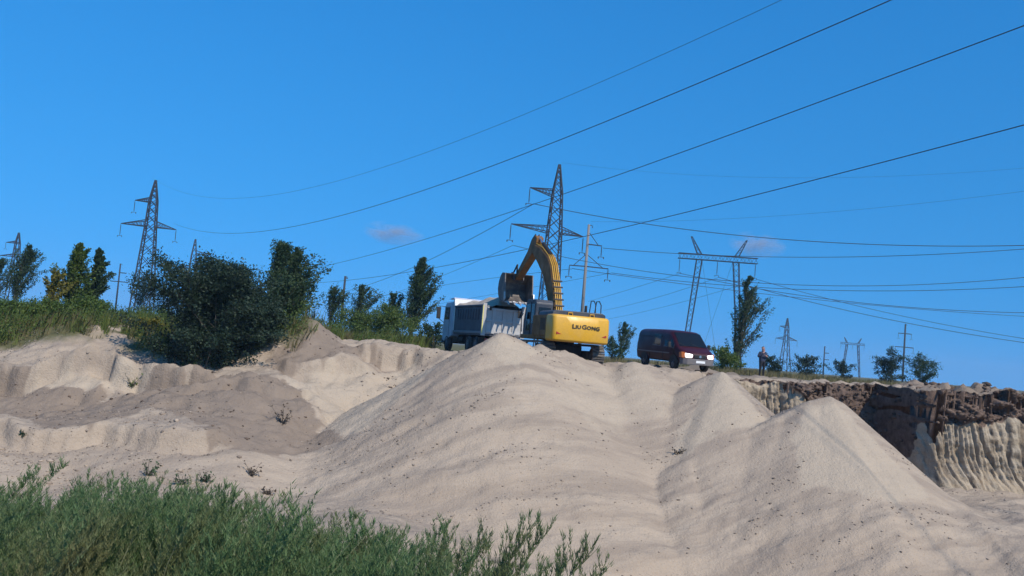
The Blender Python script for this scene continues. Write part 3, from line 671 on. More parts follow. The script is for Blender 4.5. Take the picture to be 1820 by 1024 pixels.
# ------------------------------------------------------------------ mugwort weeds in front of the camera
M['mugwort'] = leaf_mat('mugwort leaves', (0.095, 0.160, 0.058), (0.130, 0.205, 0.080), (0.25, 0.27, 0.13), 0.45, olive=(0.200, 0.185, 0.080))
M['mugstem'] = paint('mugwort stems', (0.13, 0.15, 0.08), 0.8, 0, 0.3, (0.18, 0.12, 0.07), 8)
def mugwort(rng, H, spread, bend):
    """feathery upright weed: stem polyline, side shoots, small narrow leaves"""
    m = 12; st = []
    d = np.array([bend*.3, rng.normal()*.05, 1.]); p = np.zeros(3)
    for i in range(m+1):
        st.append(p.copy()); d = d + np.array([bend*.10, 0, 0]) + rng.normal(size=3)*.03; d /= np.linalg.norm(d); p = p + d*H/m
    st = np.array(st); P = []; D = []; shoots = []
    for b in range(44):
        h = 0.18 + 0.8*b/44 + rng.uniform(-.02, .02); i = min(int(h*m), m-1); o = st[i] + (st[i+1]-st[i])*(h*m-i)
        az = b*2.4 + rng.uniform(-.4, .4); L = spread*(0.35+1.0*math.sin(min(1, (1-h)*1.5+.12)*1.57))*rng.uniform(.7, 1.2)
        dd = np.array([math.cos(az), math.sin(az), rng.uniform(.9, 1.7)]); dd /= np.linalg.norm(dd); q = o.copy(); pts = [q.copy()]
        for j in range(4):
            dd = dd + np.array([bend*.15, 0, .14]); dd /= np.linalg.norm(dd); q = q + dd*L/4; pts.append(q.copy())
        pts = np.array(pts); shoots.append(pts)
        c = int(16 + 52*L/spread*.6); t = (0.08+0.92*rng.random(c))*4; k = np.minimum(t.astype(int), 3); fr = (t-k)[:, None]
        P.append(pts[k]*(1-fr)+pts[k+1]*fr + rng.normal(size=(c, 3))*.004); az2 = rng.random(c)*6.28
        D.append(np.stack([np.cos(az2), np.sin(az2), .6+.7*rng.random(c)], -1) + dd*.7)
    c = 60; t = rng.random(c)**.8*m; k = np.minimum(t.astype(int), m-1); fr = (t-k)[:, None]; az2 = rng.random(c)*6.28
    P.append(st[k]*(1-fr)+st[k+1]*fr); D.append(np.stack([np.cos(az2), np.sin(az2), 1.0+0*az2], -1))
    P = np.concatenate(P); D = np.concatenate(D); D /= np.linalg.norm(D, axis=1)[:, None]; n = len(P)
    a = np.cross(D, rng.normal(size=(n, 3))); a /= np.linalg.norm(a, axis=1)[:, None]
    s = rng.uniform(.010, .026, n)[:, None]*(0.75+0.5*H)
    V = np.stack([P-a*s*.09, P+a*s*.09, P+D*s*1.1], 1).reshape(-1, 3)
    return st, shoots, V
rm = np.random.default_rng(31)
protos = [mugwort(rm, rm.uniform(.95, 1.2), rm.uniform(.12, .2), rm.uniform(.15, .55)) for _ in range(14)]
# top line of the weed mass in the photo: pixel x -> pixel y
TX = [-200, 0, 100, 180, 250, 330, 420, 520, 600, 680, 760, 820]; TY = [838, 844, 834, 826, 836, 860, 882, 902, 916, 936, 962, 992]
vs_, fs_, sv, n0 = [], [], MB(), 0
for k in range(640):
    Y = 4.0 + 5.2*rm.random()**1.2; px = rm.uniform(-190, 850)
    if px > 560 and rm.random() < .45: continue
    top = np.interp(px, TX, TY) + abs(rm.normal())*38 - 55*rm.random()*(rm.random() < .12) + 130*rm.random()**2.5
    t = at(px, top, Y); x = t[0]; z0 = tz(x, Y); H = t[2]-z0
    if H < .35: continue
    st, sh, V = protos[k % 14]; tz_ = float(V[:, 2].max()); s = min(H/tz_, 1.75); a = rm.uniform(-.7, .7); ca, sa = math.cos(a), math.sin(a)
    Rm = np.array([[ca, -sa, 0], [sa, ca, 0], [0, 0, 1]])*s; sc = np.diag([1, 1, H/(tz_*s)])
    Vt = V@Rm.T@sc + np.array([x, Y, z0]); vs_.append(Vt); fs_.append(np.arange(len(Vt)).reshape(-1, 3)+n0); n0 += len(Vt)
    if k % 2 == 0:
        w = st@Rm.T@sc + np.array([x, Y, z0]); sv.tube(w[::3], [.006, .005, .004, .003, .0015], 4)
ws = obj_np('mugwort_leaves_mass', np.concatenate(vs_), np.concatenate(fs_), M['mugwort']); ws.name = 'tall_weeds'
tag(ws, 'dense soft green weeds filling the lower left foreground', 'weeds', kind='stuff')
stm = sv.build('weed_stems', M['mugstem']); tag(stm, 'thin pale stems standing in the foreground weeds', 'weeds', kind='stuff')
# single sprigs one can count at the right end of the weeds
sprigs = [(795, 925, 5.2, .9, 'thin mugwort sprig left of the three tall ones'), (858, 905, 4.6, 1.2, 'leaning tall mugwort sprig, leftmost of the three tall ones'),
          (936, 905, 4.5, 1.3, 'upright mugwort sprig in the middle of the three tall ones'), (966, 902, 4.7, 1.2, 'mugwort sprig with leaning tip touching the middle tall one'),
          (1046, 935, 4.4, 1.1, 'mugwort sprig at the right end of the weeds'), (1068, 968, 4.6, .9, 'short mugwort sprig right of all other weeds'),
          (905, 965, 4.6, .9, 'short mugwort sprig between the two tall ones'), (706, 925, 5.0, .8, 'mugwort sprig rising over the right slope of the weed mass'),
          (648, 912, 5.0, .9, 'mugwort sprig over the weeds below the pale hollow'), (1000, 975, 4.5, .8, 'small mugwort sprig between middle and right tall ones')]
for i, (px, py, Y, b, lab) in enumerate(sprigs):
    t = at(px, py, Y); st, sh, V = mugwort(rm, 1.0, .15, .5*b); s = 1.0
    x = t[0]-st[-1][0]*0.9; z0 = tz(x, Y); H = t[2]-z0; sc = np.array([1, 1, H/float(V[:, 2].max())])
    root = empty('mugwort_plant', (x, Y, z0)); tag(root, lab, 'weed', 'single mugwort sprigs in the foreground')
    w = MB(); w.tube(st[::2]*sc, [.007, .006, .005, .0045, .0035, .0025, .0012], 5)
    for q in sh: w.tube(q[::2]*sc, [.002, .0015, .0008], 3)
    w.build('stem', M['mugstem'], root)
    obj_np('leaves', V*sc, np.arange(len(V)).reshape(-1, 3), M['mugwort'], root)
# dead and living weeds on the sand slopes
def small_weed(px, py, Y, hgt, mat, name, label, n=90, seed=0):
    r = np.random.default_rng(seed); p = at(px, py, Y)
    # follow the view ray to where it meets the sand
    yy = np.arange(22, 46, .06); q = np.array([at(px, py, v) for v in yy]); hit = np.nonzero(q[:, 2] < terrain(q[:, 0], q[:, 1]))[0]
    if len(hit): p = q[hit[0]]
    root = empty(name, (p[0], p[1], p[2]-.03)); tag(root, label, 'weed', 'weed clumps on the sand slopes')
    w = MB(); P = []; D = []
    for k in range(9):
        az = r.random()*6.28; l = hgt*r.uniform(.5, 1); tip = Vector((math.cos(az)*l*.75, math.sin(az)*l*.4, l*r.uniform(.5, 1)))
        w.tube([(0, 0, 0), tip*.5+Vector((0, 0, .03)), tip], [.016, .01, .004], 4)
        t = r.random(n//9); P.append(np.array(tip)[None]*t[:, None]+r.normal(size=(len(t), 3))*.03); D.append(np.tile(np.array(tip), (len(t), 1)))
    w.build('stems', M['bark'], root); V, F = leaf_quads(np.concatenate(P), np.concatenate(D), .085, r); obj_np('leaves', V, F, mat, root)
M['dead'] = leaf_mat('dead leaves', (0.05, 0.035, 0.025), (0.09, 0.065, 0.045), (0.13, 0.10, 0.07), 0.1)
for i, (px, py, h, mt, lab) in enumerate([
    (502, 752, .75, 'dead', 'dark dead weed lying on the grey heap'), (1206, 808, .45, 'dead', 'dark dead weed at the foot of the middle sand cone'),
    (234, 688, .75, 'leaf_green', 'green weed clump below the scarp near the willow'), (447, 846, .5, 'dead', 'sparse dark weed above the pale hollow'),
    (362, 856, .55, 'leaf_poplar', 'low green weed on pale sand right of the pair'), (322, 862, .5, 'leaf_poplar', 'low green weed on pale sand left of the pair'),
    (262, 846, .7, 'leaf_poplar', 'dark green weed sticking up behind the foreground weeds'), (475, 880, .35, 'dead', 'tiny dark weed at the right of the pale sand'),
    (42, 775, .25, 'leaf_poplar', 'tiny green weed on the lumpy sand at far left')]):
    small_weed(px, py, 32, h, M[mt], 'weed_clump', lab, seed=100+i)

# ------------------------------------------------------------------ pylons and poles
M['steel'] = paint('dark weathered pylon steel', (0.022, 0.025, 0.032), 0.7, 0.1, 0.2, (0.06, 0.045, 0.035))
M['ins'] = paint('insulator glass', (0.05, 0.06, 0.07), 0.3, 0, 0.1)
_ins = {}
def insulator(p, L, parent, r=.16):
    key = (round(L, 2), r)
    if key not in _ins:
        b = MB(); n = 9; pts = [(0, 0, 0)]; rs = [.03]
        for i in range(n):
            z = -L*(.12+.76*i/n); pts += [(0, 0, z), (0, 0, z-L*.03), (0, 0, z-L*.04)]; rs += [.05, r, .05]
        pts.append((0, 0, -L)); rs.append(.03); b.tube(pts, rs, 8)
        b.box(-.45, .45, -.04, .04, -L-.10, -L-.02); b.cyl((-.42, 0, -L-.35), (-.42, 0, -L-.06), .06, .10, 6); b.cyl((.42, 0, -L-.35), (.42, 0, -L-.06), .06, .10, 6)
        me = bpy.data.meshes.new('insulator'); me.from_pydata(b.v, [], b.f); me.materials.append(M['ins']); _ins[key] = me
    o = bpy.data.objects.new('insulator', _ins[key]); o.location = p; return link(o, parent)
def lattice_pylon(px, Y, H, wb, levels, arms, yaw, label, detail=True, ins=2.2, leg_w=.2, br_w=.09, base_z=None, group=None):
    """levels: list of (height, width); arms: (height, length (signed), tip_dz, depth)"""
    bx = at(px, hy(px), Y)[0]; bz = PLAT-.3 if base_z is None else base_z
    root = empty('lattice_pylon', (bx, Y, bz), (0, 0, R(yaw))); tag(root, label, 'pylon', group)
    lv = [(0, wb)] + levels
    wid = lambda z: float(np.interp(z, [a for a, _ in lv], [b for _, b in lv]))
    corner = lambda i, z: Vector(((1, 1, -1, -1)[i]*wid(z)/2, (1, -1, -1, 1)[i]*wid(z)/2, z))
    for i in range(4):
        b = MB()
        for (z0, _), (z1, _) in zip(lv[:-1], lv[1:]): b.tube([corner(i, z0), corner(i, z1)], leg_w/2*1.2, 4)
        b.build('leg', M['steel'], root)
    zs = [0]; 
    while zs[-1] < H-.5: zs.append(min(H-.3, zs[-1] + max(.85, wid(zs[-1])*(.95 if detail else 1.5))))
    J = MB()
    for z0, z1 in zip(zs[:-1], zs[1:]):
        for i in range(4):
            j = (i+1) % 4; segs = [(corner(i, z0), corner(j, z1)), (corner(j, z0), corner(i, z1)), (corner(i, z1), corner(j, z1))]
            for a, c in (segs[:2] if detail else segs[:1]):
                if detail: bar('brace', a, c, br_w, M['steel'], root)
                else: J.tube([a, c], br_w*.6, 4)
    if not detail: J.build('brace', M['steel'], root)['kind'] = 'stuff'
    for (z, L, tipdz, dep) in arms:
        s = 1 if L > 0 else -1; w = wid(z)/2; b = MB(); tip = Vector((L, 0, z+tipdz)); t = leg_w*.42
        lo = [Vector((s*w, y, z)) for y in (-w, w)]; hi = [Vector((s*w, y, z+dep)) for y in (-w, w)]
        for q in lo+hi: b.tube([q, tip], t, 4)
        n = 7 if detail else 3
        for k in range(1, n):
            f0, f1 = (k-1)/n, k/n
            for y in (0, 1):
                a0 = lo[y].lerp(tip, f0); b1 = hi[y].lerp(tip, f1); a1 = lo[y].lerp(tip, f1); b0 = hi[y].lerp(tip, f0)
                b.tube([a0, b1], br_w*.4, 4); b.tube([a1, b1], br_w*.4, 4)
            b.tube([lo[0].lerp(tip, f1), lo[1].lerp(tip, f1)], br_w*.4, 4)
        b.build('crossarm', M['steel'], root)
        if ins: insulator(tip + Vector((0, 0, -.1)), ins, root, .16 if detail else .22)
    return root
P_GROUP = 'power line pylons and poles'
lattice_pylon(968, 140, 30.1, 3.2, [(19.2, 2.05), (25.6, 1.4), (30.1, .22)],
    [(19.2, -6.9, .75, .95), (19.2, 4.7, -.1, .95), (25.0, -4.4, .95, 1.0)], 9, 'tall steel lattice pylon behind the excavator boom', ins=2.4, group=P_GROUP)
lattice_pylon(250, 190, 30.0, 4.3, [(20.0, 2.0), (25.6, 1.5), (30.0, .22)],
    [(20.0, -6.0, .1, 1.3), (20.0, 5.2, -.1, 1.3), (25.2, -3.7, .1, .9)], 9, 'steel lattice pylon rising above the bushes at left', ins=2.4, leg_w=.26, br_w=.12, group=P_GROUP)
lattice_pylon(18, 330, 28, 3.6, [(19, 1.9), (24, 1.4), (28, .25)], [(19, -5.5, 0, 1), (19, 5, 0, 1), (24, -4, 0, .8)], 9, 'faint far pylon beside the bent poplar at far left', False, leg_w=.34, br_w=.18, group=P_GROUP)
lattice_pylon(332, 330, 31, 4.2, [(20, 2.2), (25, 1.6), (31, .25)], [(25.6, 6.2, 0, 1.2), (20, -6, 0, 1.2), (20, 6, 0, 1.2)], 12, 'faint pylon top peeking over the large willow bush', False, leg_w=.34, br_w=.18, group=P_GROUP)
lattice_pylon(1394, 500, 30, 5.2, [(18, 2.2), (25, 1.6), (30, .3)], [(18, -6.2, .4, 1.6), (18, 6.4, -.2, 1.6), (24.5, -4.2, .8, 1.2)], 6, 'small far lattice pylon right of the standing man', False, ins=2.6, leg_w=.4, br_w=.18, group=P_GROUP)

def portal_tower(px, Y, k, label, detail=True, yaw=-4, t=1.0):
    bx = at(px, hy(px), Y)[0]; root = empty('portal_tower', (bx, Y, PLAT-.3), (0, 0, R(yaw))); tag(root, label, 'pylon', P_GROUP)
    zc = 25.3*k; hw = 9.3*k
    def mast(name, p, q, w0, w1, n):
        p = Vector(p); q = Vector(q); b = MB(); br = []
        c = lambda i, f: p.lerp(q, f) + Vector(((1, 1, -1, -1)[i], (1, -1, -1, 1)[i], 0))*((w0+(w1-w0)*f)/2)
        for i in range(4): b.tube([c(i, 0), c(i, 1)], .10*t, 4)
        for m in range(n):
            for i in range(4):
                j = (i+1) % 4
                (b.tube([c(i, m/n), c(j, (m+1)/n)], .05*t, 4) if m % 2 else b.tube([c(j, m/n), c(i, (m+1)/n)], .05*t, 4))
        return b.build(name, M['steel'], root)
    for s in (-1, 1):
        mast('leg', (s*6.6*k, 0, 0), (s*4.3*k, 0, zc), .9*k, 1.3*k, 20 if detail else 8)
        mast('earth_wire_peak', (s*4.3*k, 0, zc+1.2*k), (s*(4.3+2.2)*k, 0, zc+5.4*k), 1.0*k, .25*k, 6 if detail else 3)
    b = MB(); n = 22 if detail else 8
    c = lambda i, x: Vector((x, (.55, -.55, -.55, .55)[i]*k, zc + (1.25, 1.25, 0, 0)[i]*k))
    for i in range(4): b.tube([c(i, -hw), c(i, hw)], .10*t, 4)
    for m in range(n):
        x0 = -hw+2*hw*m/n; x1 = -hw+2*hw*(m+1)/n
        for i in range(4):
            j = (i+1) % 4; b.tube([c(i, x0), c(j, x1)] if m % 2 else [c(j, x0), c(i, x1)], .05*t, 4)
    b.build('crossbeam', M['steel'], root)
    for x in (-hw+.3, 0, hw-.3): insulator((x*.985, 0, zc), 3.4*k, root, .2*t)
    if detail:
        for s in (-1, 1): MB().tube([(s*3.6, .6, zc), (-s*2.6, 5, 0)], .03, 4).build('guy_wire', M['cable'], root)
    return root
portal_tower(1263, 212, 1.0, 'steel portal tower with two legs behind the maroon van')
portal_tower(1512, 700, 1.0, 'tiny far portal tower right of the small far pylon', False, t=2.0)

def pole(px, Y, H, r0, r1, arms, label, mat='concrete', ins=1.6, thick=.10, brace=True, base=PLAT-.3):
    bx = at(px, hy(px), Y)[0]; root = empty('power_pole', (bx, Y, base), (0, 0, R(8))); tag(root, label, 'power pole', P_GROUP)
    MB().cyl((0, 0, -.3), (0, 0, H), r0, r1, 14).build('mast', M[mat], root, smooth=True)
    MB().tube([(0, 0, H-.2), (.5, 0, H-.05), (.62, 0, H-.5)], .06, 6).build('earth_wire_bracket', M['steel'], root)
    for z, L in arms:
        b = MB(); s = 1 if L > 0 else -1
        b.tube([(0, .12, z), (L, 0, z-.05)], thick, 4); b.tube([(0, -.12, z), (L, 0, z-.05)], thick, 4)
        if brace: b.tube([(s*r1, 0, z+1.8), (L*.75, 0, z)], thick*.7, 4)
        b.build('crossarm', M['steel'], root)
        if ins: insulator((L, 0, z-.05), ins, root, .14)
    return root
pole(1029, 140, 21.0, .30, .19, [(17.9, 2.3), (14.4, -2.6), (14.4, 3.6)], 'concrete power pole with three arms right of the excavator boom', ins=1.7)
pole(1604, 330, 21.5, .36, .28, [(18, -2.6), (18, 2.6), (13, -3.6), (13, 3.6)], 'thin far pole with two crossarms above the bushes at right', 'steel', 1.8, .2, False)
pole(1463, 480, 15.5, .4, .3, [(12, 2.6), (8.5, 2.8)], 'tiny far pole between the far pylon and the far portal tower', 'steel', 0, .25, False)
pole(204, 300, 18, .3, .22, [(15, 2.2), (12, -2.6), (12, 3.2)], 'thin far pole left of the left pylon', 'steel', 0, .2, False)
pole(604, 260, 17.5, .4, .3, [(17, .8)], 'small far pole between the two young trees', 'steel', 0, .2, False)

# ------------------------------------------------------------------ cables
def wire(label, pts, Ya, Yb, r, ext=0.0, n=60):
    A = at(*pts[0], Ya); B = at(*pts[-1], Yb); d = (B-A)[:2]
    S, Z = [], []
    for p in pts:                      # where the view ray of each measured point crosses the vertical plane of the span
        v = at(*p, 1.0); M2 = np.array([[v[0], -d[0]], [v[1], -d[1]]]); q = np.linalg.solve(M2, A[:2]); S.append(q[1]); Z.append(v[2]*q[0])
    c = np.polyfit(S, Z, 2, w=[3]+[1]*(len(S)-2)+[2])
    t = np.linspace(0, 1+ext, n); o = np.array([A[0], A[1], 0])
    P = np.stack([A[0]+d[0]*t, A[1]+d[1]*t, np.polyval(c, t)], -1)
    ob = MB().tube([p-P[0] for p in P], r, 6).build('power_cable', M['cable'], smooth=True); ob.location = P[0]
    tag(ob, label, 'cable', 'overhead power cables'); return ob
W = wire
W('faint topmost cable rising from the left pylon to the upper edge', [(271,316),(400,347),(482,345),(592,325),(702,297),(785,266),(894,225),(1059,154),(1224,77),(1378,0)], 190, 40, .012, .5)
W('cable sagging from the right arm of the left pylon, then rising steeply', [(309,398),(351,403),(404,408.5),(444,409.5),(510,405),(565,394),(675,374),(785,338),(949,275),(1114,209),(1279,137),(1400,80),(1560,0)], 190, 36, .024, .5)
W('cable crossing the tall pylon and climbing into the upper right corner', [(372,478),(460,480),(540,473),(647,457),(774,429),(901,392),(980,368),(1007,358),(1180,297),(1400,206),(1600,122),(1820,25)], 330, 40, .027, .4)
W('lowest of the cables climbing to the right edge, crossing behind the boom', [(372,478),(460,488),(545,492),(622,497),(723,493),(774,487),(901,468),(1004,446),(1180,405),(1315,362),(1451,324),(1617,270),(1820,200)], 330, 48, .03, .4)
W('cable from the upper arm of the tall pylon to the right edge', [(949,362),(1007,377),(1171,404),(1288,416),(1451,428),(1676,434),(1820,437)], 140, 120, .05, .2)
W('cable from the upper arm of the concrete pole to the right edge', [(1072,441),(1203,451),(1351,458),(1496,456),(1676,450),(1820,443)], 140, 120, .04, .2)
W('cable from the long left arm of the tall pylon, upper of the close pair', [(913,436),(1000,457),(1090,477),(1225,495),(1351,502),(1586,502),(1820,494)], 140, 120, .038, .2)
W('cable from the lower right arm of the concrete pole, lower of the close pair', [(1087,485),(1225,502),(1338,512),(1496,516),(1676,513),(1820,510)], 140, 120, .038, .2)
W('cable from the left insulator of the portal tower to the right edge', [(1209,486),(1315,507),(1451,530),(1586,543),(1820,556)], 211, 190, .06, .2)
W('cable from the lower left arm of the concrete pole to the right edge', [(1017,478),(1113,486),(1315,513),(1451,536),(1586,548),(1820,562)], 140, 170, .04, .2)
W('cable from the middle insulator of the portal tower falling to the right', [(1278,493),(1451,540),(1604,572),(1820,609)], 211, 190, .06, .2)
W('cable from the right insulator of the portal tower falling to the right', [(1347,497),(1473,533),(1631,566),(1820,602)], 211, 190, .05, .2)
W('faint earth wire from the peak of the tall pylon to the right', [(999,289),(1068,299),(1225,311),(1405,316),(1586,312),(1820,299)], 140, 110, .010, .2)
W('faint earth wire from the top of the concrete pole to the right', [(1050,394),(1113,395),(1315,388),(1496,374),(1676,358),(1820,340)], 140, 100, .012, .2)
W('cable running from the tall pylon down left to the small far pole', [(949,362),(875,403),(761,464),(728,478),(647,508),(609,519)], 140, 260, .045)
W('faint cable from the long left arm of the tall pylon down to the left', [(912,436),(837,469),(774,495),(660,532)], 140, 260, .028)
W('faint cable from the concrete pole passing behind the bucket', [(1017,478),(875,493),(774,510),(660,530)], 140, 260, .03)
W('faint low cable from the concrete pole passing above the truck', [(1087,485),(1000,504),(875,522),(774,541)], 140, 230, .026)
W('faint upper cable from the portal tower down to the excavator', [(1209,486),(1130,511),(1045,536)], 211, 330, .04)
W('faint middle cable from the portal tower down to the excavator', [(1278,493),(1225,511),(1072,552)], 211, 330, .04)
W('faint lower cable from the portal tower down behind the poplar', [(1347,497),(1279,518),(1081,567)], 211, 330, .035)

# ------------------------------------------------------------------ vehicles
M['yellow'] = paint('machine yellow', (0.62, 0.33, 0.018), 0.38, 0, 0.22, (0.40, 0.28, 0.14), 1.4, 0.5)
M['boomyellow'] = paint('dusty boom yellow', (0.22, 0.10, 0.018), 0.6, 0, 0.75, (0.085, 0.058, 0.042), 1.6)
M['shade_brown_side'] = paint('dusty shade-painted yellow side', (0.16, 0.085, 0.015), 0.6, 0, 0.6, (0.06, 0.042, 0.03), 1.5)  # machine yellow darkened, so the shade on the sides is in the colour
M['charcoal'] = paint('charcoal paint', (0.035, 0.042, 0.055), 0.45, 0, 0.25, (0.16, 0.14, 0.12), 2)
M['blackmetal'] = paint('black steel', (0.018, 0.018, 0.02), 0.55, 0.2, 0.35, (0.12, 0.10, 0.08), 3)
M['track'] = paint('dusty track steel', (0.10, 0.09, 0.08), 0.8, 0.2, 0.85, (0.40, 0.33, 0.26), 2.2)
M['bucket'] = paint('worn bucket steel', (0.09, 0.08, 0.08), 0.6, 0.2, 0.9, (0.34, 0.29, 0.245), 1.5)
M['bright'] = paint('bare tooth steel', (0.42, 0.41, 0.41), 0.4, 0.5, 0.5, (0.40, 0.34, 0.28), 4)
M['chrome'] = paint('cylinder rod', (0.60, 0.60, 0.62), 0.2, 0.9, 0.2)
M['rubber'] = paint('rubber', (0.016, 0.016, 0.017), 0.8, 0, 0.45, (0.14, 0.12, 0.10), 4)
M['trucksteel'] = paint('grey truck body', (0.20, 0.20, 0.22), 0.5, 0.1, 0.45, (0.30, 0.26, 0.22), 1.3)
M['tailgate'] = paint('pale grey tailgate', (0.42, 0.41, 0.40), 0.5, 0.0, 0.3, (0.27, 0.235, 0.20), 1.6)
M['truckside_shade'] = paint('shade-painted slate side wall', (0.075, 0.078, 0.095), 0.6, 0.0, 0.35, (0.13, 0.12, 0.11), 1.3)  # darkened tone paints in the shade lying on the side walls
M['cabpaint'] = paint('pale cab paint', (0.50, 0.50, 0.57), 0.35, 0, 0.25, (0.32, 0.28, 0.24), 1.5, coat=.3)
M['whitewall'] = paint('white headboard', (0.66, 0.65, 0.63), 0.5, 0, 0.3, (0.5, 0.44, 0.36), 1.6)
M['edge_yellow'] = paint('yellow marking', (0.70, 0.62, 0.18), 0.5, 0, 0.3)
M['maroon'] = paint('maroon car paint', (0.036, 0.0035, 0.007), 0.35, 0, 0.10, (0.07, 0.05, 0.045), 1.2, 0.25, coat=.12)
M['greyplastic'] = paint('grey bumper plastic', (0.13, 0.12, 0.125), 0.6, 0, 0.4, (0.24, 0.20, 0.17), 3)
M['plate'] = paint('number plate', (0.75, 0.75, 0.74), 0.4, 0, 0.15)
M['redlens'] = paint('red lens', (0.35, 0.03, 0.02), 0.25, 0, 0.2)
M['amber'] = paint('amber lens', (0.60, 0.16, 0.03), 0.25, 0, 0.15)
M['ink'] = paint('black lettering', (0.02, 0.018, 0.015), 0.5, 0, 0.1)
def glass_mat(name, c=(0.03, 0.04, 0.05), alpha=.8):
    m, nt, nd, lk, p = new_mat(name); p.inputs['Base Color'].default_value = rgba(c); p.inputs['Roughness'].default_value = .06
    p.inputs['Specular IOR Level'].default_value = .3; p.inputs['Alpha'].default_value = alpha; return m
M['glass'] = glass_mat('tinted glass', (.008, .010, .013), .97); M['clearglass'] = glass_mat('clear glass', (.10, .13, .15), .35)
m_, nt_, nd_, lk_, p_ = new_mat('lit headlamp'); p_.inputs['Base Color'].default_value = (.9, .9, .88, 1); p_.inputs['Emission Color'].default_value = (1, .96, .9, 1); p_.inputs['Emission Strength'].default_value = 1.6; p_.inputs['Roughness'].default_value = .2
M['lamp'] = m_

def text_mesh(parts, depth, name, mat, parent, loc, rot, offset=.006):
    """(string, size, x) pieces of lettering joined into one raised mesh"""
    V, F, n = [], [], 0
    for s, size, x in parts:
        cu = bpy.data.curves.new('t', 'FONT'); cu.body = s; cu.size = size; cu.extrude = depth; cu.offset = offset; cu.resolution_u = 3; cu.space_character = 1.08
        o = bpy.data.objects.new('t', cu); COL.objects.link(o); bpy.context.view_layer.update()
        me = o.to_mesh(); V += [(v.co.x*1.18+x, v.co.y, v.co.z) for v in me.vertices]; F += [tuple(i+n for i in p.vertices) for p in me.polygons]; n = len(V)
        o.to_mesh_clear(); bpy.data.objects.remove(o); bpy.data.curves.remove(cu)
    me = bpy.data.meshes.new(name); me.from_pydata(V, [], F); me.materials.append(mat)
    o = link(bpy.data.objects.new(name, me), parent); o.location = loc; o.rotation_euler = rot; return o

